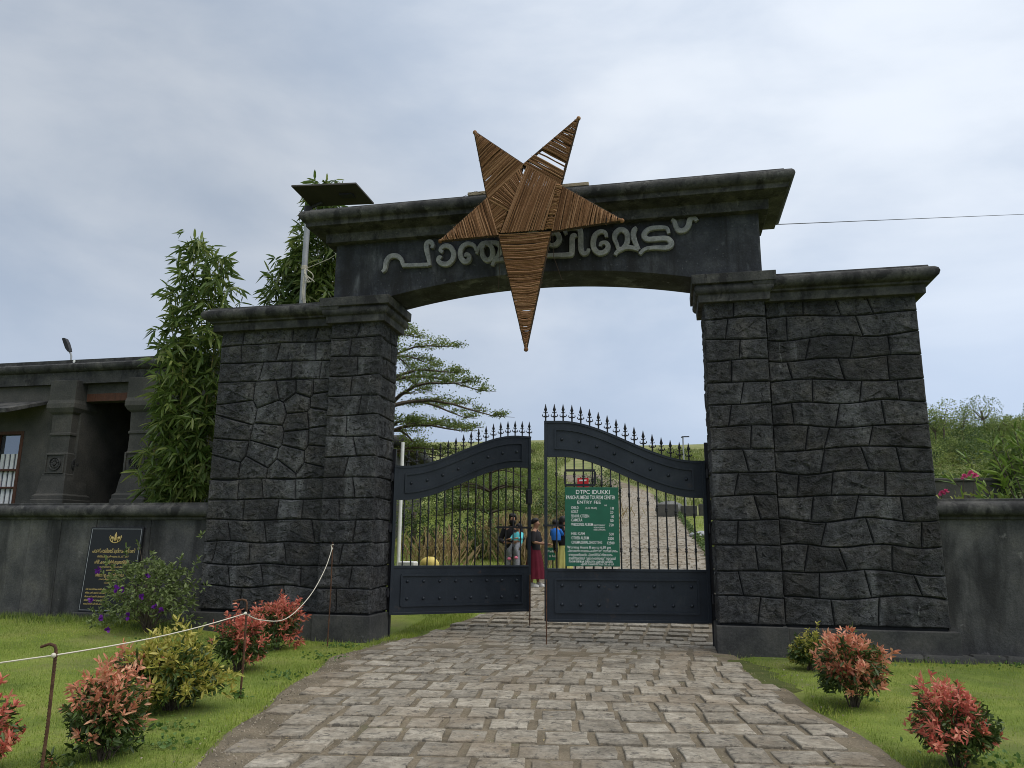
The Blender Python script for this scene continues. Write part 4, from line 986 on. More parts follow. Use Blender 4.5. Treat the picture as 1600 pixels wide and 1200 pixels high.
shrub('red_tip_shrub', 'coral tipped shrub cut by the left edge of the frame', 'shrub', -2.50, -7.05, .52, .27, 'rleaf2', lambda a, b, c: .95 if c > -.5 else .3, 150, .062, gR, seed=1)
shrub('red_tip_shrub', 'dark green shrub with coral tips between the hooked stake and the yellow green shrub', 'shrub', -1.95, -6.5, .60, .26, 'rleaf', lambda a, b, c: .97 if c > .25 else (.25 if c > -.2 else .06), 260, .062, gR, seed=2)
shrub('golden_shrub', 'large yellow green shrub with pink tips on its left side', 'shrub', -2.52, -4.95, .62, .40, 'yleaf', lambda a, b, c: .95 if c > -.45 else .4, 330, .080, gR, seed=3, lw=.28)
shrub('red_tip_shrub', 'low coral shoots growing against the left flank of the yellow green shrub', 'shrub', -2.76, -5.2, .56, .19, 'rleaf', lambda a, b, c: .9 if c > .0 else .3, 80, .07, gR, seed=4)
shrub('red_tip_shrub', 'crimson topped shrub behind the second hooked stake', 'shrub', -3.10, -2.85, .62, .32, 'rleaf2', lambda a, b, c: .97 if c > .15 else (.45 if a > .5 else .06), 260, .068, gR, seed=5, bare=.06)
shrub('red_tip_shrub', 'crimson pointed shrub nearest the left pier', 'shrub', -3.60, -1.05, .70, .33, 'rleaf2', lambda a, b, c: .96 if c > .1 or a > .6 else .08, 260, .072, gR, seed=6, bare=.08)
shrub('olive_shrub', 'small olive yellow shrub at the foot of the right pier', 'shrub', 3.64, -1.1, .42, .24, 'yleaf', lambda a, b, c: .8 if c > .1 else .2, 150, .060, gR, seed=7, bare=.1)
shrub('red_tip_shrub', 'wide coral shrub on bare stems between the drive and the right wing', 'shrub', 3.68, -3.3, .64, .36, 'rleaf', lambda a, b, c: .97 if c > -.2 else (.8 if a > .3 else .2), 300, .072, gR, seed=8, bare=.24, kz=.42)
shrub('red_tip_shrub', 'crimson crowned shrub with a dark green right side nearest the right corner', 'shrub', 3.93, -5.3, .52, .29, 'rleaf2', lambda a, b, c: .97 if (c > .05 and a < .65) or (a < -.1 and c > -.35) else .1, 290, .055, gR, seed=9, bare=.12)
ts = shrub('purple_flower_bush', 'tall loose grey green bush with purple flowers in front of the black plaque', 'bush', -6.0, -.65, 1.16, .72, 'tleaf', lambda a, b, c: .7, 230, .085, None, seed=10, lean=(-.02, 0), body='tleaf', lw=.36, kz=.47)
fm_ = []
FV = [(-.72, -.62, 1.30), (.32, -.55, 1.22), (-.05, -.9, .95), (.08, -.9, .93), (.42, -.8, .80), (-.62, -.85, .72), (.62, -.7, .62), (.74, -.65, .52), (.30, -.95, .42), (-.22, -1.0, .38), (-.02, -1.05, .16)]
for k, p in enumerate(FV):
    a = G.uniform(0, 2*PI, 6)+np.arange(6)*PI/3; n_ = 6
    D = np.stack([np.cos(a), np.full(n_, -.35), np.sin(a)], -1)
    sc = .055 if k not in (0, 2, 8) else .068
    leaves('flower', np.tile(np.array([p[0]*.80, p[1]*.82, p[2]*.72]), (n_, 1)), D, sc, sc*.9, MT['purple'], ts, droop=0, shape=6)

# ------------------------------------------------------------------ bamboo
def bamboo(label, x, y, culms, dens, seed, base_z=None):
    global G
    G = np.random.default_rng(seed); z0 = H(x, y)
    t = thing('bamboo_clump', label, 'bamboo', (x, y, z0)); P, D, Ls = [], [], []
    for (bx_, by_, hx, hy, h) in culms:
        pts = [np.array([bx_, by_, -.1]), np.array([bx_+(hx-bx_)*.22, by_+(hy-by_)*.22, h*.4]), np.array([bx_+(hx-bx_)*.55, by_+(hy-by_)*.55, h*.75]), np.array([hx, hy, h])]
        cv = catmull(pts, 8); n = len(cv)
        m = MB(); m.tube([tuple(p) for p in cv], [max(.004, .019*(1-.85*k/n)) for k in range(n)], 6, False)
        for k in range(1, n-1): m.lathe([(.017*(1-.8*k/n)+.004, -.01), (.017*(1-.8*k/n)+.008, 0), (.017*(1-.8*k/n)+.004, .01)], 6, tuple(cv[k]))
        m.build('culm', MT['culm'], t, smooth=50)
        for k in range(int(dens*h)):
            s_ = G.uniform(.2, 1)**.85; p = cv[min(n-1, int(s_*(n-1)))]+G.normal(size=3)*.02
            a = G.uniform(0, 2*PI); reach = G.uniform(.06, .58)*(1.15-.62*s_)
            e = p+np.array([math.cos(a)*reach, math.sin(a)*reach, G.uniform(-.10, .22)])
            q = G.integers(5, 10); out_ = np.array([math.cos(a), math.sin(a), 0])
            for i in range(q):
                dd = unit(out_*G.uniform(.0, 1.)+G.normal(size=3)*.62+np.array([0, 0, -.42+.6*s_*G.uniform(-.4, .9)]))
                P.append(e+G.normal(size=3)*.018); D.append(dd); Ls.append(G.uniform(.16, .36))
    Ls = np.array(Ls)
    leaves('leaves', P, D, Ls, Ls*.155+.008, MT['bamboo'], t, droop=.22, shape=6, kind='stuff')
    return t
bamboo('tall dense bamboo clump between the stone building and the left wing', -7.15, 1.45, [(-.1, 0, -.12, -.1, 7.35), (.05, .1, .12, 0, 7.0), (-.1, .1, -.45, 0, 6.6), (.1, .1, .38, 0, 6.85), (.25, 0, .62, -.05, 6.3), (-.25, 0, -.45, -.1, 5.0), (-.3, .1, -.5, .1, 4.2), (.2, .2, .45, .2, 5.4), (.4, 0, .62, 0, 4.4), (-.15, -.1, -.35, -.3, 5.8), (0, -.15, .05, -.35, 4.6), (.3, -.1, .5, -.3, 3.6), (-.35, -.1, -.5, -.25, 3.2), (.1, -.1, .25, -.3, 3.0)], 12.5, 31)
bamboo('slender bamboo clump rising behind the left wing around the solar lamp post', -5.12, 2.15, [(.1, 0, .22, -.1, 8.7), (-.1, 0, -.05, 0, 7.9), (.25, 0, .5, 0, 7.4), (-.35, 0, -.75, 0, 7.1), (-.2, .1, -.42, .2, 7.2), (.3, .1, .62, .1, 6.8), (0, .2, .1, .3, 7.0), (-.3, -.1, -.62, -.1, 6.8), (.1, -.1, .3, -.2, 7.1), (-.1, 0, -.25, -.1, 7.5), (.1, 0, .3, -.05, 8.9), (0, 0, .1, 0, 8.6), (.3, 0, .66, -.1, 7.6)], 12, 33)

# ------------------------------------------------------------------ trees
def almond_tree(label, x, y, tiers, h, seed, leafn=1., az0=None, lf=.085):
    global G
    G = np.random.default_rng(seed); z0 = H(x, y)
    t = thing('tiered_tree', label, 'tree', (x, y, z0)); m = MB()
    m.tube([(0, 0, -.2), (.03, .02, h*.4), (-.02, 0, h*.8), (0, 0, h)], [.10, .075, .045, .012], 8); tr = m.build('trunk', MT['bark'], t, smooth=50)
    P, D = [], []; bm2 = MB()
    for z, rad, nb in tiers:
        a0 = G.uniform(0, 6.28) if az0 is None else az0
        for b in range(nb):
            a = a0+2*PI*b/nb+G.uniform(-.25, .25); L_ = rad*G.uniform(.75, 1.1); rise = G.uniform(.02, .16)
            cv = [np.array([math.cos(a)*L_*s_, math.sin(a)*L_*s_, z+rise*L_*s_+.06*L_*math.sin(s_*5)]) for s_ in np.linspace(0, 1, 7)]
            bm2.tube([tuple(p) for p in cv], [.034*(1-s_)*rad/2.2+.006 for s_ in np.linspace(0, 1, 7)], 5, False)
            for k in range(int(15*L_/2+4)):
                s_ = G.uniform(.15, 1)**.8; p = cv[int(s_*6)] if s_ < 1 else cv[6]
                a2 = a+G.uniform(-1.2, 1.2); l2 = L_*.42*(1.15-s_)*G.uniform(.4, 1)+.12
                e = p+np.array([math.cos(a2)*l2, math.sin(a2)*l2, G.uniform(.0, .16)])
                if k % 2 == 0: bm2.tube([tuple(p), tuple((p+e)/2+[0, 0, .03]), tuple(e)], [.010, .007, .004], 4, False)
                for i in range(int(30*leafn)):
                    f = G.uniform(.15, 1.1); P.append(p+(e-p)*f+G.normal(size=3)*np.array([.11, .11, .035])+[0, 0, .03]); D.append(unit(G.normal(size=3)+np.array([0, 0, .3])))
    bm2.build('branch', MT['bark'], t)
    n = len(P); leaves('crown', P, D, G.uniform(.6, 1.2, n)*lf, lf*.5, MT['treeleaf'], t, droop=.1, shape=4, kind='stuff')
    return t
almond_tree('tall tiered almond tree rising behind the left pier against the sky', -6.75, 11.0, [(3.3, 3.0, 6), (4.05, 3.9, 8), (4.9, 4.3, 8), (5.75, 3.6, 8), (6.5, 2.5, 6), (7.2, 1.4, 5)], 7.6, 41, 1.0)
almond_tree('tiered almond tree with a straight dark trunk seen through the left gate leaf', -4.1, 14.2, [(1.35, 2.0, 6), (2.1, 2.5, 6), (2.75, 2.2, 6), (3.3, 1.5, 5)], 3.7, 43, .8)

def bush(name, label, cat, x, y, r, h, n, mat, lf, seed, group=None, trunk=0, lumps=7, kindname='foliage'):
    global G
    G = np.random.default_rng(seed); z0 = H(x, y); t = thing(name, label, cat, (x, y, z0), 0, group)
    m = MB(); q = max(.02, r*.05)
    top = trunk+(h-trunk)*.5
    m.tube([(0, 0, -.2), (.05*r, 0, top*.6), (0, .05*r, top)], [q*1.5, q, q*.6], 6, False)
    cs = [(np.array([0, 0, trunk+(h-trunk)*.55]), .62)]
    for k in range(lumps):
        a = G.uniform(0, 6.28); rr_ = G.uniform(.3, .68)*r; cs.append((np.array([math.cos(a)*rr_, math.sin(a)*rr_, trunk+(h-trunk)*G.uniform(.22, .8)]), G.uniform(.3, .5)))
        if trunk: m.tube([(0, 0, top*.7), tuple(cs[-1][0])], [q*.6, q*.25], 5, False)
    m.build('trunk' if trunk else 'stem', MT['bark'], t)
    P, D = [], []
    for c, s_ in cs:
        k = int(n*s_*s_/sum(v*v for _, v in cs)); d = sphdir(k, -.7, 1)
        rad = G.uniform(.45, 1.08, k)**.5
        P.append(c+d*np.array([r*s_, r*s_, (h-trunk)*s_*.72])*rad[:, None]); D.append(d+sphdir(k)*.9)
    P = np.concatenate(P); P[:, 2] = np.maximum(P[:, 2], .05); D = np.concatenate(D); k = len(P)
    leaves(kindname, P, D, lf*G.uniform(.6, 1.3, k), lf*.45, MT[mat], t, droop=.2, shape=4, kind='stuff')
    return t
# shrubs on the grassy bank behind the gate
br = random.Random(51); n_b = 0
gB = 'shrubs growing on the bank behind the gate'
while n_b < 60:
    y = br.uniform(11.5, 52); x = xl(y)-br.uniform(.6, 15)*(.45+y/60)
    if -10.5 < x < -5.5 and y < 14: continue
    r_ = br.uniform(.6, 1.25)*(1+y/60); n_b += 1
    bush('bank_shrub', 'green shrub growing on the grassy bank behind the gate left of the drive', 'shrub', x, y, r_, r_*br.uniform(.95, 1.5), int(950*(1 if y < 25 else .8)), br.choice(['bankleaf', 'darkleaf', 'gleaf', 'hillleaf', 'treeleaf']), .085*(1+y/40), 500+n_b, gB)
for k, (x, y, r_, h_) in enumerate(((-1.15, 20.5, 1.0, 2.2), (-.95, 26, 1.3, 3.0))):
    bush('drive_side_tree', ['small bushy tree left of the drive behind the price board', 'taller rounded tree further up the left side of the drive'][k], 'tree', x-.6, y, r_, h_, 1500, 'darkleaf', .11, 600+k, None, .6)
# crest and right hillside
gH = 'trees and bushes on the right hillside'
hr = random.Random(77)
for k in range(130):
    y = 24+76*hr.random()**.8; x = CAM_P.x+(y+11.6)*hr.uniform(.25, .47)
    r_ = hr.uniform(1.1, 2.2)*(.7+y/120)
    bush('hillside_bush', 'green bush on the hillside beyond the right boundary wall', 'bush', x, y, r_, r_*hr.uniform(.8, 1.25), 820, hr.choice(['hillleaf', 'hillleaf', 'bankleaf', 'darkleaf', 'bamboo']), .09*(1.2+y/45), 700+k, gH)
for k in range(9):
    y = hr.uniform(70, 100); x = CAM_P.x+(y+11.6)*(.27+.02*k+hr.uniform(-.006, .006))
    bush('hillside_tree', 'small round crowned tree standing on the skyline of the right hill', 'tree', x, y, hr.uniform(1.3, 2.2), hr.uniform(4.0, 6.2), 800, 'hillleaf', .26, 800+k, 'skyline trees on the right hill', 2.0)
for k in range(40):
    y = hr.uniform(56, 98); x = hr.uniform(-22, 12)
    if xl(y)-1 < x < xr(y)+1: continue
    r_ = hr.uniform(.9, 2.2)
    bush('crest_scrub', 'low scrub bush on the far hill crest behind the gate', 'bush', x, y, r_, r_*hr.uniform(.5, .9), 450, hr.choice(['hillleaf', 'bankleaf']), .22, 900+k, 'scrub on the far crest')
# beyond the right boundary wall
bush('dark_flowering_shrub', 'dark green shrub with a few red flowers behind the low dark wall', 'shrub', 10.2, 13.0, 1.5, 2.6, 2600, 'darkleaf', .14, 61)
bush('drooping_bamboo_bush', 'tall pale green drooping bush at the right edge behind the oleander', 'bush', 11.5, 11.2, 1.6, 3.5, 4600, 'bamboo', .22, 62, None, 0, 9)
bush('leafy_bush', 'mid green rounded bush left of the drooping bush behind the low dark wall', 'bush', 11.6, 15.0, 1.4, 3.2, 1700, 'bankleaf', .12, 63)
def oleander(x, y, seed):
    global G
    G = np.random.default_rng(seed); z0 = H(x, y); t = thing('oleander_bush', 'bright green long leaved oleander bush just behind the right boundary wall', 'bush', (x, y, z0)); m = MB(); P, D, Ln = [], [], []
    for k in range(54):
        a = G.uniform(0, 6.28); e = np.array([math.cos(a)*G.uniform(.1, 1.35), math.sin(a)*G.uniform(.1, .8), G.uniform(1.5, 3.5)]); e[2] -= .45*abs(e[0])
        m.tube([(0, 0, -.1), tuple(e*[.35, .35, .5]), tuple(e)], [.02, .014, .005], 5, False)
        dr = unit(e-np.array([0, 0, .6]))
        for i in range(46):
            s_ = G.uniform(.45, 1.02); P.append(e*[s_*.65+.35, s_*.65+.35, s_]); D.append(unit(dr*.7+sphdir(1)[0]*.75+[0, 0, .2])); Ln.append(G.uniform(.14, .27))
    m.build('stem', MT['bark'], t); Ln = np.array(Ln); leaves('leaves', P, D, Ln, Ln*.16, MT['brightleaf'], t, droop=.15, shape=6, kind='stuff')
oleander(7.75, 1.75, 64)
G = np.random.default_rng(65)
bg_ = thing('bougainvillea', 'thin plant with pink flower heads behind the right boundary wall', 'plant', (6.35, 1.4, H(6.35, 1.4)))
m = MB(); 
for dx, h_ in ((-.22, 2.28), (.12, 2.52), (.28, 2.58), (.5, 2.15)): m.tube([(0, 0, -.1), (dx*.5, 0, h_*.6), (dx, 0, h_)], [.012, .009, .005], 5, False)
m.build('stem', MT['bark'], bg_)
for dx, h_ in ((-.22, 2.30), (-.16, 2.32), (.12, 2.55), (.22, 2.60), (.28, 2.56)):
    a = np.arange(9)*.7; D = np.stack([np.cos(a), np.sin(a)*.7-.3, np.sin(a*1.7)], -1); leaves('flower', np.tile([dx, -.02, h_], (9, 1)), D, .06, .05, MT['pink'], bg_, 0, 6)
n = 260; P = np.stack([G.uniform(-.4, .8, n), G.uniform(-.25, .25, n), G.uniform(1.3, 2.3, n)], -1); leaves('leaves', P, sphdir(n), .09, .045, MT['bankleaf'], bg_, .2, 6, kind='stuff')

# ------------------------------------------------------------------ dry reeds, edging hedge, grass, weeds
G = np.random.default_rng(71)
P, D = [], []
for cx, cy, r_, n in ((-2.0, 9.6, .6, 200), (-4.4, 9.6, 1.0, 220), (-2.6, 12.6, 1.3, 400), (-1.9, 15.5, 1.2, 600), (-3.6, 17, 1.5, 600), (-1.7, 10.4, .6, 300), (-2.6, 22, 1.6, 500), (-3, 30, 2.5, 500)):
    for _ in range(n):
        x, y = cx+G.normal()*r_*.5, cy+G.normal()*r_*.5; z = H(x, y); a = G.uniform(0, 6.28); s_ = G.uniform(.15, .7)
        P.append((x, y, z+G.uniform(0, .5))); D.append((math.cos(a)*s_, math.sin(a)*s_, 1))
tag(leaves('dry_reed_grass', P, D, G.uniform(.5, 1.3, len(P)), .035, MT['drygrass'], None, .25, 6), 'tall dry brown reed grass on the bank behind the people', kind='stuff')
P = []
for y in np.arange(8.5, 58, .035):
    for _ in range(3): x = xr(y)+.22+G.normal()*.07; P.append((x, y, H(x, y)+abs(G.normal())*.11+.02))
P = np.array(P); he = leaves('edging_hedge', P, sphdir(len(P), -.2, 1), .10, .05, MT['darkleaf'], None, .1, 4); tag(he, 'low clipped dark green edging along the right side of the drive', 'hedge', kind='stuff')

def blades(name, lab, n, xr_, yr_, hmin, hmax, wd, ok, mat='grass', lay=.55):
    x = G.uniform(*xr_, n); y = G.uniform(*yr_, n)
    k = np.array([ok(a, b) for a, b in zip(x, y)]); x, y = x[k], y[k]
    z = np.array([H(a, b) for a, b in zip(x, y)])
    hh_ = G.uniform(hmin, hmax, len(x)); a = G.uniform(0, 6.28, len(x)); q = G.uniform(.1, lay, len(x))
    D = np.stack([np.cos(a)*q, np.sin(a)*q, np.ones(len(x))], -1)
    P = np.stack([x, y, z-.008], -1); D = unit(D); sd_ = np.stack([-np.sin(a), np.cos(a), np.zeros(len(x))], -1)
    V = np.stack([P+sd_*wd, P-sd_*wd, P+D*hh_[:, None]+np.stack([np.cos(a), np.sin(a), 0*a], -1)*hh_[:, None]*q[:, None]*.5], 1).reshape(-1, 3)
    F = np.arange(len(x)*3).reshape(-1, 3)
    return tag(npmesh(name, V, F, MT[mat], None), lab, None, None, 'stuff')
eL = lambda y: xl(y)-.37+.04*math.sin(y*5)+.03*math.sin(y*13); eR = lambda y: xr(y)+.21+.06*math.sin(y*4)+.04*math.sin(y*11)
patch = lambda x, y: .5+.5*math.sin(x*1.7+math.sin(y*1.3)*1.5)*math.sin(y*1.9+1)
def lawn_ok(x, y):
    if x < 0: return x < eL(y) and not (x > -5.8 and y > -.1) and y < .24 and G.random() < .22+.78*patch(x, y)
    return x > eR(y) and not (x < 5.8 and y > -.1) and y < .24 and G.random() < .22+.78*patch(x, y)
blades('lawn_grass', 'short mown grass of the two lawns before the gate', 210000, (-9, -.8), (-7.9, .3), .018, .045, .0028, lawn_ok)
blades('lawn_grass', 'short mown grass of the lawn right of the drive', 120000, (2.7, 9.2), (-6.6, .3), .016, .04, .0028, lawn_ok)
def fringe_ok(x, y):
    e = eL(y) if x < 0 else eR(y)
    d = (e-x) if x < 0 else (x-e)
    if d > 0 and d < .25 and y < -.1: return G.random() < (1-d/.25)*.5
    if x < -5.7 and y > -1.3 and y < .2: return G.random() < 1.0*(y+1.3)/1.3
    if x > 3.5 and -.35 < y < -.05: return G.random() < .7
    if -4.6 < x < -2.2 and y > -.5 and y < -.06: return G.random() < .5
    return False
blades('rough_grass', 'longer rough grass along the walls and lawn edges', 90000, (-10, 9), (-7.5, .3), .05, .11, .003, fringe_ok)
blades('gate_grass', 'grass tuft strip at the inner foot of the left pier', 9000, (-2.6, -1.6), (-.2, 4), .03, .09, .003, lambda x, y: x < xl(y)-.22+.1*math.sin(y*3))
blades('hill_grass', 'grass on the slope beside the drive behind the gate', 70000, (-9, 14), (3, 34), .06, .18, .008, lambda x, y: (x < xl(y)-.15 or x > xr(y)+.3) and not (2.4 < x < 8.3 and 20.5 < y < 25.6))
blades('crest_grass', 'tall pale grass along the far hill crest behind the gate', 60000, (-26, 16), (50, 112), .12, .5, .03, lambda x, y: x < xl(y)-.6 or x > xr(y)+.6, 'bankleaf')
blades('wall_grass', 'dark uncut grass along the foot of the left boundary wall', 11000, (-9.5, -5.6), (-.75, .22), .03, .14, .004, lambda x, y: G.random() < (y+.8)/1.1 and patch(x*2.3, y*2) > .3, 'bamboo')
def weeds(lab, spots, lf, mat='weed'):
    P, D = [], []
    for cx, cy, r_, n in spots:
        for _ in range(n):
            x, y = cx+G.normal()*r_, cy+G.normal()*r_*.6; P.append((x, y, H(x, y)+abs(G.normal())*.03)); D.append(unit(np.array([G.normal(), G.normal(), .7])))
    tag(leaves('weeds', P, D, lf*G.uniform(.6, 1.3, len(P)), lf*.55, MT[mat], None, .2, 6), lab, kind='stuff')
weeds('small broad leaved weeds in the grass along the wall feet and stakes', [(-2.25, -4.3, .06, 60), (-2.35, -3.2, .15, 50), (-2.6, -1.7, .2, 60), (-2.75, -.6, .15, 60), (3.85, -3.0, .1, 26), (4.2, -5.2, .2, 60), (6.2, -.1, .5, 70), (7.4, .0, .4, 70), (4.6, -.3, .4, 60), (-5.2, -1.3, .3, 60), (-1.75, -6.1, .1, 40), (-2.05, -5.6, .12, 40)], .05)
# stray leaves and chips lying about
P = []; 
for _ in range(240):
    y = G.uniform(-7, .5); x = G.uniform(xl(y)-.6, xr(y)+.5); P.append((x, y, H(x, y)+.05 if xl(y) < x < xr(y) else H(x, y)+.03))
a = G.uniform(0, 6.28, len(P)); leaves_ = leaves('fallen_leaves', P, np.stack([np.cos(a), np.sin(a), 0*a], -1), G.uniform(.02, .05, len(P)), .014, MT['drygrass'], None, 0, 6, flatten=.9); tag(leaves_, 'dry fallen leaves and chips lying on the paving', kind='stuff')
# moss along the right edge of the drive near the pier and grit on the left shoulder
mv = []; mf = []
for k in range(26):
    y = -2.6+k*.085; e = eR(y)-.10
    for q in range(4): mv.append((e-.16+q*.13+.03*math.sin(k*1.3+q), y, H(e, y)+.020-.014*(q in (0, 3))-.05*(k in (0, 25))))
mf = np.array([(k*4+q, k*4+q+1, k*4+5+q, k*4+4+q) for k in range(25) for q in range(3)]); tag(npmesh('moss_strip', mv, mf, MT['moss'], smooth=True), 'mossy strip between the paving and the right lawn', kind='stuff')
n = 3000; y = G.uniform(-8, .6, n); x = np.array([xl(q) for q in y])+G.uniform(-.36, .12, n); x[n//2:] = G.uniform(-1, 1, n-n//2)*2.6+.9
P = np.stack([x, y, np.array([H(a, b) for a, b in zip(x, y)])+.016], -1)
V = np.stack([P+G.normal(size=(n, 3))*.006, P+G.normal(size=(n, 3))*.006+[.008, 0, 0], P+G.normal(size=(n, 3))*.006+[0, .008, 0], P+np.array([0, 0, .009])], 1).reshape(-1, 3); b = np.arange(n)[:, None]*4
tag(npmesh('grit', V, np.concatenate([b+[0, 1, 3], b+[1, 2, 3], b+[2, 0, 3]]), MT['grit'], None), 'fine grit scattered in the joints and on the shoulder of the drive', kind='stuff')

# ------------------------------------------------------------------ people
def skinned(name, J, E, mat, parent, levels=2):
    keys = list(J); ix = {k: i for i, k in enumerate(keys)}
    me = bpy.data.meshes.new(name); me.from_pydata([J[k][0] for k in keys], [(ix[a], ix[b]) for a, b in E], [])
    o = bpy.data.objects.new(name, me); link(o, parent); me.materials.append(mat)
    o.modifiers.new('skin', 'SKIN').use_smooth_shade = True
    if not me.skin_vertices: return o
    for k in keys:
        v = me.skin_vertices[0].data[ix[k]]; r_ = J[k][1]; v.radius = (r_, r_) if not isinstance(r_, tuple) else r_
    me.skin_vertices[0].data[0].use_root = True
    s_ = o.modifiers.new('subdivision', 'SUBSURF'); s_.levels = levels; s_.render_levels = levels
    return o
def loft(rings, n=14):
    m = MB(); m.rings([[(cx+rx*math.cos(2*PI*i/n), cy+ry*math.sin(2*PI*i/n), z) for i in range(n)] for cx, cy, z, rx, ry in rings]); return m
def body(t, s, arms, legs=((.09, 0), (-.09, 0)), headturn=0, fem=False):
    """s scales a 1.7 m figure facing -Y; arms: {side: (elbow, wrist, finger direction)}"""
    J = {}; E = []
    def add(k, p, r_, to=None):
        J[k] = (tuple(np.array(p)*s), r_*s if not isinstance(r_, tuple) else (r_[0]*s, r_[1]*s))
        if to: E.append((to, k))
    add('pelvis', (0, 0, .93), (.13, .10)); add('waist', (0, 0, 1.08), (.115, .09), 'pelvis'); add('chest', (0, .0, 1.30), (.14, .105), 'waist')
    add('neck', (0, .01, 1.46), .05, 'chest'); hx, hy = math.sin(headturn)*.03, -math.cos(headturn)*.03
    add('jaw', (hx*.8, hy*.8, 1.535), .068, 'neck'); add('face', (hx*.4, hy*.4, 1.60), (.078, .088), 'jaw'); add('skull', (0, 0, 1.665), (.066, .075), 'face')
    add('nose', (hx*4.2, hy*4.2, 1.578), .013, 'face')
    for sd_, (el, wr, fd) in arms.items():
        q = 1 if sd_ == 'l' else -1; sw = .155 if fem else .175
        add('sh'+sd_, (q*sw, 0, 1.385), .062, 'chest'); add('el'+sd_, el, .043, 'sh'+sd_); add('wr'+sd_, wr, .030, 'el'+sd_)
        f = np.array(fd, float); f = f/np.linalg.norm(f); w_ = np.array(wr); pm = w_+f*.07; add('palm'+sd_, pm, (.034, .022), 'wr'+sd_)
        sdv = np.cross(f, [0, .3, 1.]); sdv = sdv/np.linalg.norm(sdv)
        for k in range(4):
            b0 = pm+f*.03+sdv*(k-1.5)*.018; add('f%d%s' % (k, sd_), b0+f*.028, .0095, 'palm'+sd_); add('g%d%s' % (k, sd_), b0+f*(.055+.008*(1.5-abs(k-1.5)))-np.array([0, 0, .02]), .0085, 'f%d%s' % (k, sd_))
        add('th'+sd_, w_+f*.05-sdv*.04, .011, 'palm'+sd_); add('ti'+sd_, w_+f*.085-sdv*.055, .009, 'th'+sd_)
    for i, (lx, ly) in enumerate(legs):
        q = 'l' if i == 0 else 'r'
        add('hip'+q, (lx, 0, .86), .088, 'pelvis'); add('kn'+q, (lx*1.1, ly*.4-.01, .49), .056, 'hip'+q); add('an'+q, (lx*1.1, ly+.02, .09), .038, 'kn'+q); add('toe'+q, (lx*1.2, ly-.13, .035), .033, 'an'+q)
    return skinned('body', J, E, MT['skin'], t)
def sleeve(m, a, b, ra, rb, s, n=10):
    m.tube([tuple(np.array(a)*s), tuple((np.array(a)*.45+np.array(b)*.55)*s), tuple(np.array(b)*s)], [ra*s, (ra+rb)*.5*s, rb*s], n)
def shoes(t, s, legs, mat):
    m = MB()
    for lx, ly in legs:
        x = lx*1.15*s; y = ly*s
        m.rings([[(x+w_*math.cos(2*PI*i/10)*s, y+(c_+l_*math.sin(2*PI*i/10))*s, z*s) for i in range(10)] for w_, c_, l_, z in ((.046, -.06, .135, .0), (.05, -.06, .14, .03), (.045, -.04, .11, .065), (.042, .015, .05, .11))])
    m.build('shoes', mat, t, smooth=50)
def hair_cap(t, s, z=1.665, bun=False, turn=0, long=False):
    m = MB(); q = []
    for r_, dz, dy in ((.090, -.075, .035), (.098, -.03, .022), (.096, .02, .012), (.075, .065, .006), (.03, .088, .004)):
        q.append([(r_*math.cos(2*PI*i/14)*s, (dy+r_*1.08*math.sin(2*PI*i/14))*s, (z-.01+dz+(.045 if dz < 0 and math.sin(2*PI*i/14) < -.3 else 0))*s) for i in range(14)])
    m.rings(q)
    if bun: m.sphere((0, .115*s, (z-.02)*s), .055*s, 10, 6)
    if long: m.rings([[(w_*math.cos(2*PI*i/10)*s, (.085+.03*math.sin(2*PI*i/10))*s, zz*s) for i in range(10)] for w_, zz in ((.075, z), (.08, z-.12), (.065, z-.3), (.03, z-.4))])
    m.build('hair', MT['hair'], t, smooth=60)
# man carrying a child
mx_, my_ = -1.74, 6.65; mz = H(mx_, my_)
man = thing('person', 'bearded man in black top and grey jeans holding a small child', 'person', (mx_, my_, mz), -.10); s = 1.02
lg_ = ((.10, -.03), (-.10, .02))
body(man, s, {'l': ((.27, -.06, 1.13), (.10, -.26, 1.12), (-1, -.15, .1)), 'r': ((-.30, .0, 1.12), (-.10, -.24, 1.05), (1, -.1, .05))}, lg_, .5)
m = loft([(0, 0, .86*s, .165*s, .115*s), (0, 0, 1.0*s, .16*s, .112*s), (0, 0, 1.2*s, .178*s, .125*s), (0, .005, 1.34*s, .185*s, .122*s), (0, .01, 1.42*s, .12*s, .085*s), (0, .012, 1.465*s, .062*s, .062*s)])
sleeve(m, (.175, 0, 1.38), (.27, -.06, 1.13), .075, .06, s); sleeve(m, (.27, -.06, 1.13), (.13, -.24, 1.12), .06, .045, s); sleeve(m, (-.175, 0, 1.38), (-.30, 0, 1.12), .075, .06, s); sleeve(m, (-.30, 0, 1.12), (-.13, -.22, 1.06), .06, .045, s)
m.build('top', MT['blackcloth'], man, smooth=60)
m = loft([(0, 0, .80*s, .16*s, .12*s), (0, 0, .93*s, .158*s, .115*s), (0, 0, .97*s, .15*s, .11*s)])
for lx, ly in lg_: m.tube([(lx*.9*s, 0, .88*s), (lx*1.08*s, (ly*.4-.01)*s, .50*s), (lx*1.12*s, (ly+.015)*s, .05*s)], [.105*s, .075*s, .062*s], 12)
m.build('trousers', MT['denim'], man, smooth=60); shoes(man, s, lg_, MT['blackcloth']); hair_cap(man, s)
m = MB(); m.rings([[(.012*s+r_*math.cos(2*PI*i/12)*s, (-.03+r_*.95*math.sin(2*PI*i/12))*s, z*s) for i in range(12)] for r_, z in ((.03, 1.455), (.062, 1.475), (.08, 1.515), (.081, 1.55), (.074, 1.575))]); m.build('beard', MT['hair'], man, smooth=60)
for sx in (-.012, .05): m = MB(); m.sphere((sx*s, -.098*s, 1.615*s), .009*s, 6, 4); m.build('eye', MT['hair'], man)
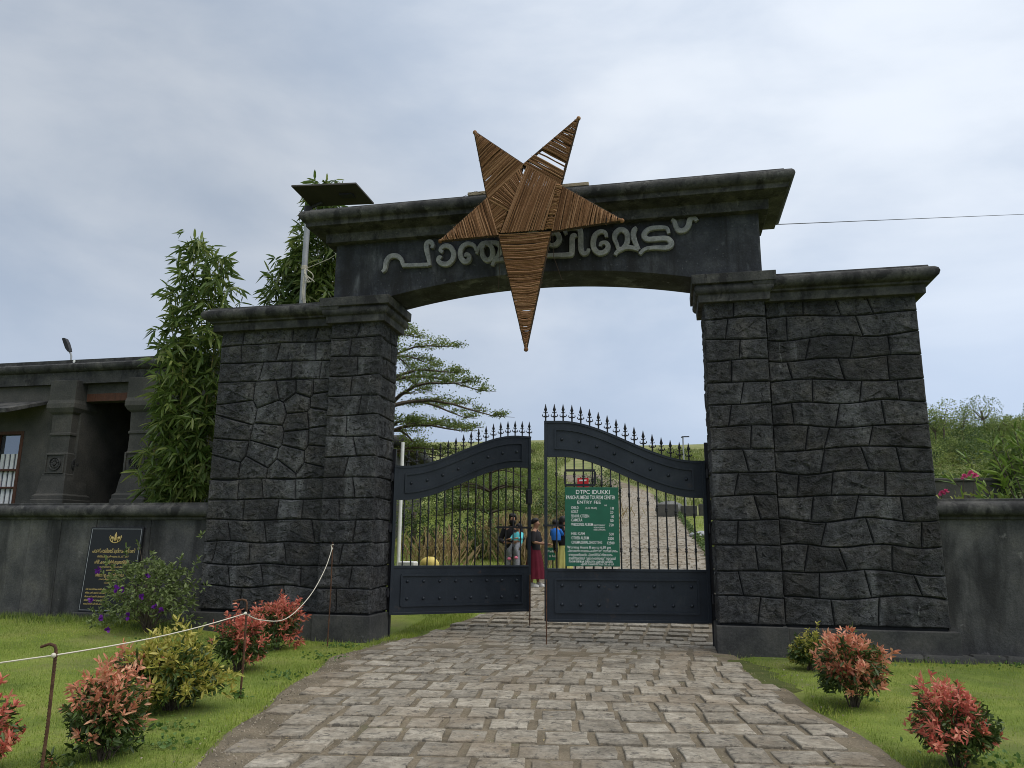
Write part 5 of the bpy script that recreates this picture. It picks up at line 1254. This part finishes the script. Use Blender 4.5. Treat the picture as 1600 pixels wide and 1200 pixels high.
# the child on his arm
ch = thing('person', 'small child in aqua jacket and grey leggings carried on the arm of the bearded man', 'person', (mx_+.19, my_-.28, mz+.86), -.5)
J = {'pelvis': ((0, 0, .22), .085), 'chest': ((0, .03, .40), .085), 'neck': ((0, .03, .485), .035), 'face': ((0, .02, .56), .07), 'skull': ((0, .03, .62), .06), 'nose': ((0, -.06, .55), .01),
     'hl': ((.07, -.06, .20), .055), 'kl': ((.10, -.17, .08), .042), 'al': ((.09, -.13, -.10), .03), 'tl': ((.09, -.20, -.13), .025), 'hr': ((-.07, -.06, .20), .055), 'kr': ((-.12, -.16, .05), .042), 'ar': ((-.13, -.12, -.13), .03), 'tr': ((-.13, -.19, -.16), .025),
     'sl': ((.09, .02, .43), .038), 'el': ((.15, -.05, .32), .030), 'wl': ((.10, -.14, .32), .022), 'dl': ((.08, -.18, .32), .020), 'sr': ((-.09, .02, .43), .038), 'er': ((-.15, -.04, .32), .03), 'wr': ((-.12, -.13, .30), .022), 'dr': ((-.11, -.17, .30), .02)}
for sd_, bx_ in (('l', .08), ('r', -.11)):
    for k in range(5): J['f%d%s' % (k, sd_)] = ((bx_+(k-2)*.010, -.21 if k < 4 else -.195, .315), .006)
E = [('pelvis', 'chest'), ('chest', 'neck'), ('neck', 'face'), ('face', 'skull'), ('face', 'nose'), ('pelvis', 'hl'), ('hl', 'kl'), ('kl', 'al'), ('al', 'tl'), ('pelvis', 'hr'), ('hr', 'kr'), ('kr', 'ar'), ('ar', 'tr'), ('chest', 'sl'), ('sl', 'el'), ('el', 'wl'), ('wl', 'dl'), ('chest', 'sr'), ('sr', 'er'), ('er', 'wr'), ('wr', 'dr')]+[('d'+sd_, 'f%d%s' % (k, sd_)) for sd_ in 'lr' for k in range(5)]
skinned('body', J, E, MT['skin'], ch)
m = loft([(0, 0, .20, .115, .10), (0, .01, .30, .12, .105), (0, .03, .42, .105, .09), (0, .03, .475, .05, .05)]); m.tube([(.09, .02, .43), (.15, -.05, .32), (.11, -.12, .32)], [.052, .045, .035], 8); m.tube([(-.09, .02, .43), (-.15, -.04, .32), (-.125, -.11, .30)], [.052, .045, .035], 8); m.build('jacket', MT['aqua'], ch, smooth=60)
m = loft([(0, -.01, .14, .10, .095), (0, 0, .22, .112, .10)]); m.tube([(.06, -.04, .2), (.10, -.17, .08), (.09, -.13, -.07)], [.07, .054, .042], 8); m.tube([(-.06, -.04, .2), (-.12, -.16, .05), (-.13, -.12, -.10)], [.07, .054, .042], 8); m.build('leggings', MT['denim'], ch, smooth=60)
m = MB(); m.sphere((.09, -.165, -.12), .05, 8, 5, (.7, 1.2, .7)); m.sphere((-.13, -.155, -.15), .05, 8, 5, (.7, 1.2, .7)); m.build('shoes', MT['pinkcloth'], ch, smooth=60)
m = MB(); m.sphere((0, .045, .60), .082, 12, 8, (1, .95, .95)); m.sphere((.02, .06, .695), .033, 8, 5); m.build('hair', MT['hair'], ch, smooth=60)
# woman in maroon
wx, wy = -1.23, 6.95; wz = H(wx, wy)
wo = thing('person', 'woman in black top and long maroon skirt facing right between the gate leaves', 'person', (wx, wy, wz+.02), 1.35); s = .935
lg_ = ((.07, -.06), (-.07, .06))
body(wo, s, {'l': ((.21, -.05, 1.12), (.15, -.28, 1.06), (-.3, -1, .1)), 'r': ((-.21, -.02, 1.12), (-.15, -.27, 1.08), (.3, -1, .1))}, lg_, 0, True)
m = loft([(0, 0, .93*s, .165*s, .13*s), (0, 0, 1.05*s, .15*s, .115*s), (0, -.01, 1.2*s, .165*s, .135*s), (0, .0, 1.34*s, .165*s, .115*s), (0, .01, 1.42*s, .10*s, .08*s), (0, .012, 1.46*s, .055*s, .055*s)])
sleeve(m, (.15, 0, 1.38), (.21, -.05, 1.13), .072, .062, s); sleeve(m, (-.15, 0, 1.38), (-.21, -.02, 1.13), .072, .062, s); m.build('top', MT['blackcloth'], wo, smooth=60)
m = MB(); rg = []
for z, rx, ry, am in ((.20, .23, .27, .022), (.35, .215, .25, .018), (.6, .195, .215, .012), (.85, .18, .165, .005), (.96, .155, .125, 0), (1.02, .145, .115, 0)):
    rg.append([((rx+am*math.sin(i*PI/2+z*2))*math.cos(2*PI*i/40)*s, (.02+(ry+am*math.sin(i*PI/2+1))*math.sin(2*PI*i/40))*s, z*s) for i in range(40)])
m.rings(rg); m.build('skirt', MT['maroon'], wo, smooth=60); shoes(wo, s, lg_, MT['white']); hair_cap(wo, s, bun=True)
m = loft([(-.02*s, .16*s, .92*s, .11*s, .05*s), (-.02*s, .18*s, 1.0*s, .13*s, .07*s), (-.02*s, .17*s, 1.2*s, .125*s, .065*s), (-.02*s, .14*s, 1.31*s, .08*s, .04*s)]); m.build('backpack', MT['blackcloth'], wo, smooth=60)
# woman in yellow with a child in blue at her shoulder
yx, yy = -.60, 7.35; yz = H(yx, yy)
ye = thing('person', 'woman in lemon yellow skirt and black top behind the price board holding a child', 'person', (yx, yy, yz+.02), 2.4); s = .95
lg_ = ((.07, .0), (-.07, .03))
body(ye, s, {'l': ((.22, -.06, 1.14), (.06, -.24, 1.16), (-1, -.1, .1)), 'r': ((-.24, -.03, 1.12), (-.06, -.25, 1.05), (1, -.1, .1))}, lg_, 0, True)
m = loft([(0, 0, .90*s, .165*s, .13*s), (0, 0, 1.05*s, .15*s, .115*s), (0, -.01, 1.2*s, .165*s, .13*s), (0, .0, 1.34*s, .165*s, .115*s), (0, .01, 1.42*s, .10*s, .08*s), (0, .012, 1.46*s, .055*s, .055*s)])
sleeve(m, (.15, 0, 1.38), (.22, -.06, 1.14), .07, .06, s); sleeve(m, (-.15, 0, 1.38), (-.24, -.03, 1.12), .07, .06, s); m.build('top', MT['blackcloth'], ye, smooth=60)
m = MB(); rg = []
for z, rx, ry, am in ((.34, .235, .235, .024), (.5, .22, .22, .018), (.7, .20, .19, .012), (.88, .18, .155, .005), (.98, .155, .125, 0)):
    rg.append([((rx+am*math.sin(i*PI/2+z*2))*math.cos(2*PI*i/40)*s, ((ry+am*math.sin(i*PI/2+1))*math.sin(2*PI*i/40))*s, z*s) for i in range(40)])
m.rings(rg); m.build('skirt', MT['yellowcloth'], ye, smooth=60); shoes(ye, s, lg_, MT['blackcloth']); hair_cap(ye, s, long=True)
m = MB(); m.rings([[((x0+dx)*s, y*s, z*s) for dx in (-.05, .05)]+[((x0+dx)*s, (y+.02)*s, z*s) for dx in (.05, -.05)] for x0, y, z in ((.08, -.14, 1.0), (.09, -.15, 1.25), (.08, -.04, 1.44), (.08, .10, 1.38), (.06, .15, 1.1), (.05, .17, .7))]); m.build('shawl', MT['yellowcloth'], ye, smooth=60)
cb = thing('person', 'small dark haired child in blue top held at the shoulder of the woman in yellow', 'person', (yx-.16, yy-.12, yz+.90), 2.9)
skinned('body', J, E, MT['skin'], cb)
m = loft([(0, 0, .18, .12, .105), (0, .01, .30, .125, .11), (0, .03, .42, .11, .095), (0, .03, .475, .05, .05)]); m.tube([(.09, .02, .43), (.15, -.05, .32), (.11, -.12, .32)], [.052, .045, .035], 8); m.tube([(-.09, .02, .43), (-.15, -.04, .32), (-.125, -.11, .30)], [.052, .045, .035], 8); m.build('top', MT['bluecloth'], cb, smooth=60)
m = loft([(0, -.01, .14, .10, .095), (0, 0, .20, .112, .10)]); m.tube([(.06, -.04, .2), (.10, -.17, .08), (.09, -.13, -.07)], [.07, .054, .042], 8); m.tube([(-.06, -.04, .2), (-.12, -.16, .05), (-.13, -.12, -.10)], [.07, .054, .042], 8); m.build('leggings', MT['blackcloth'], cb, smooth=60)
m = MB(); m.sphere((0, .04, .60), .084, 12, 8, (1, 1, .95)); m.build('hair', MT['hair'], cb, smooth=60)
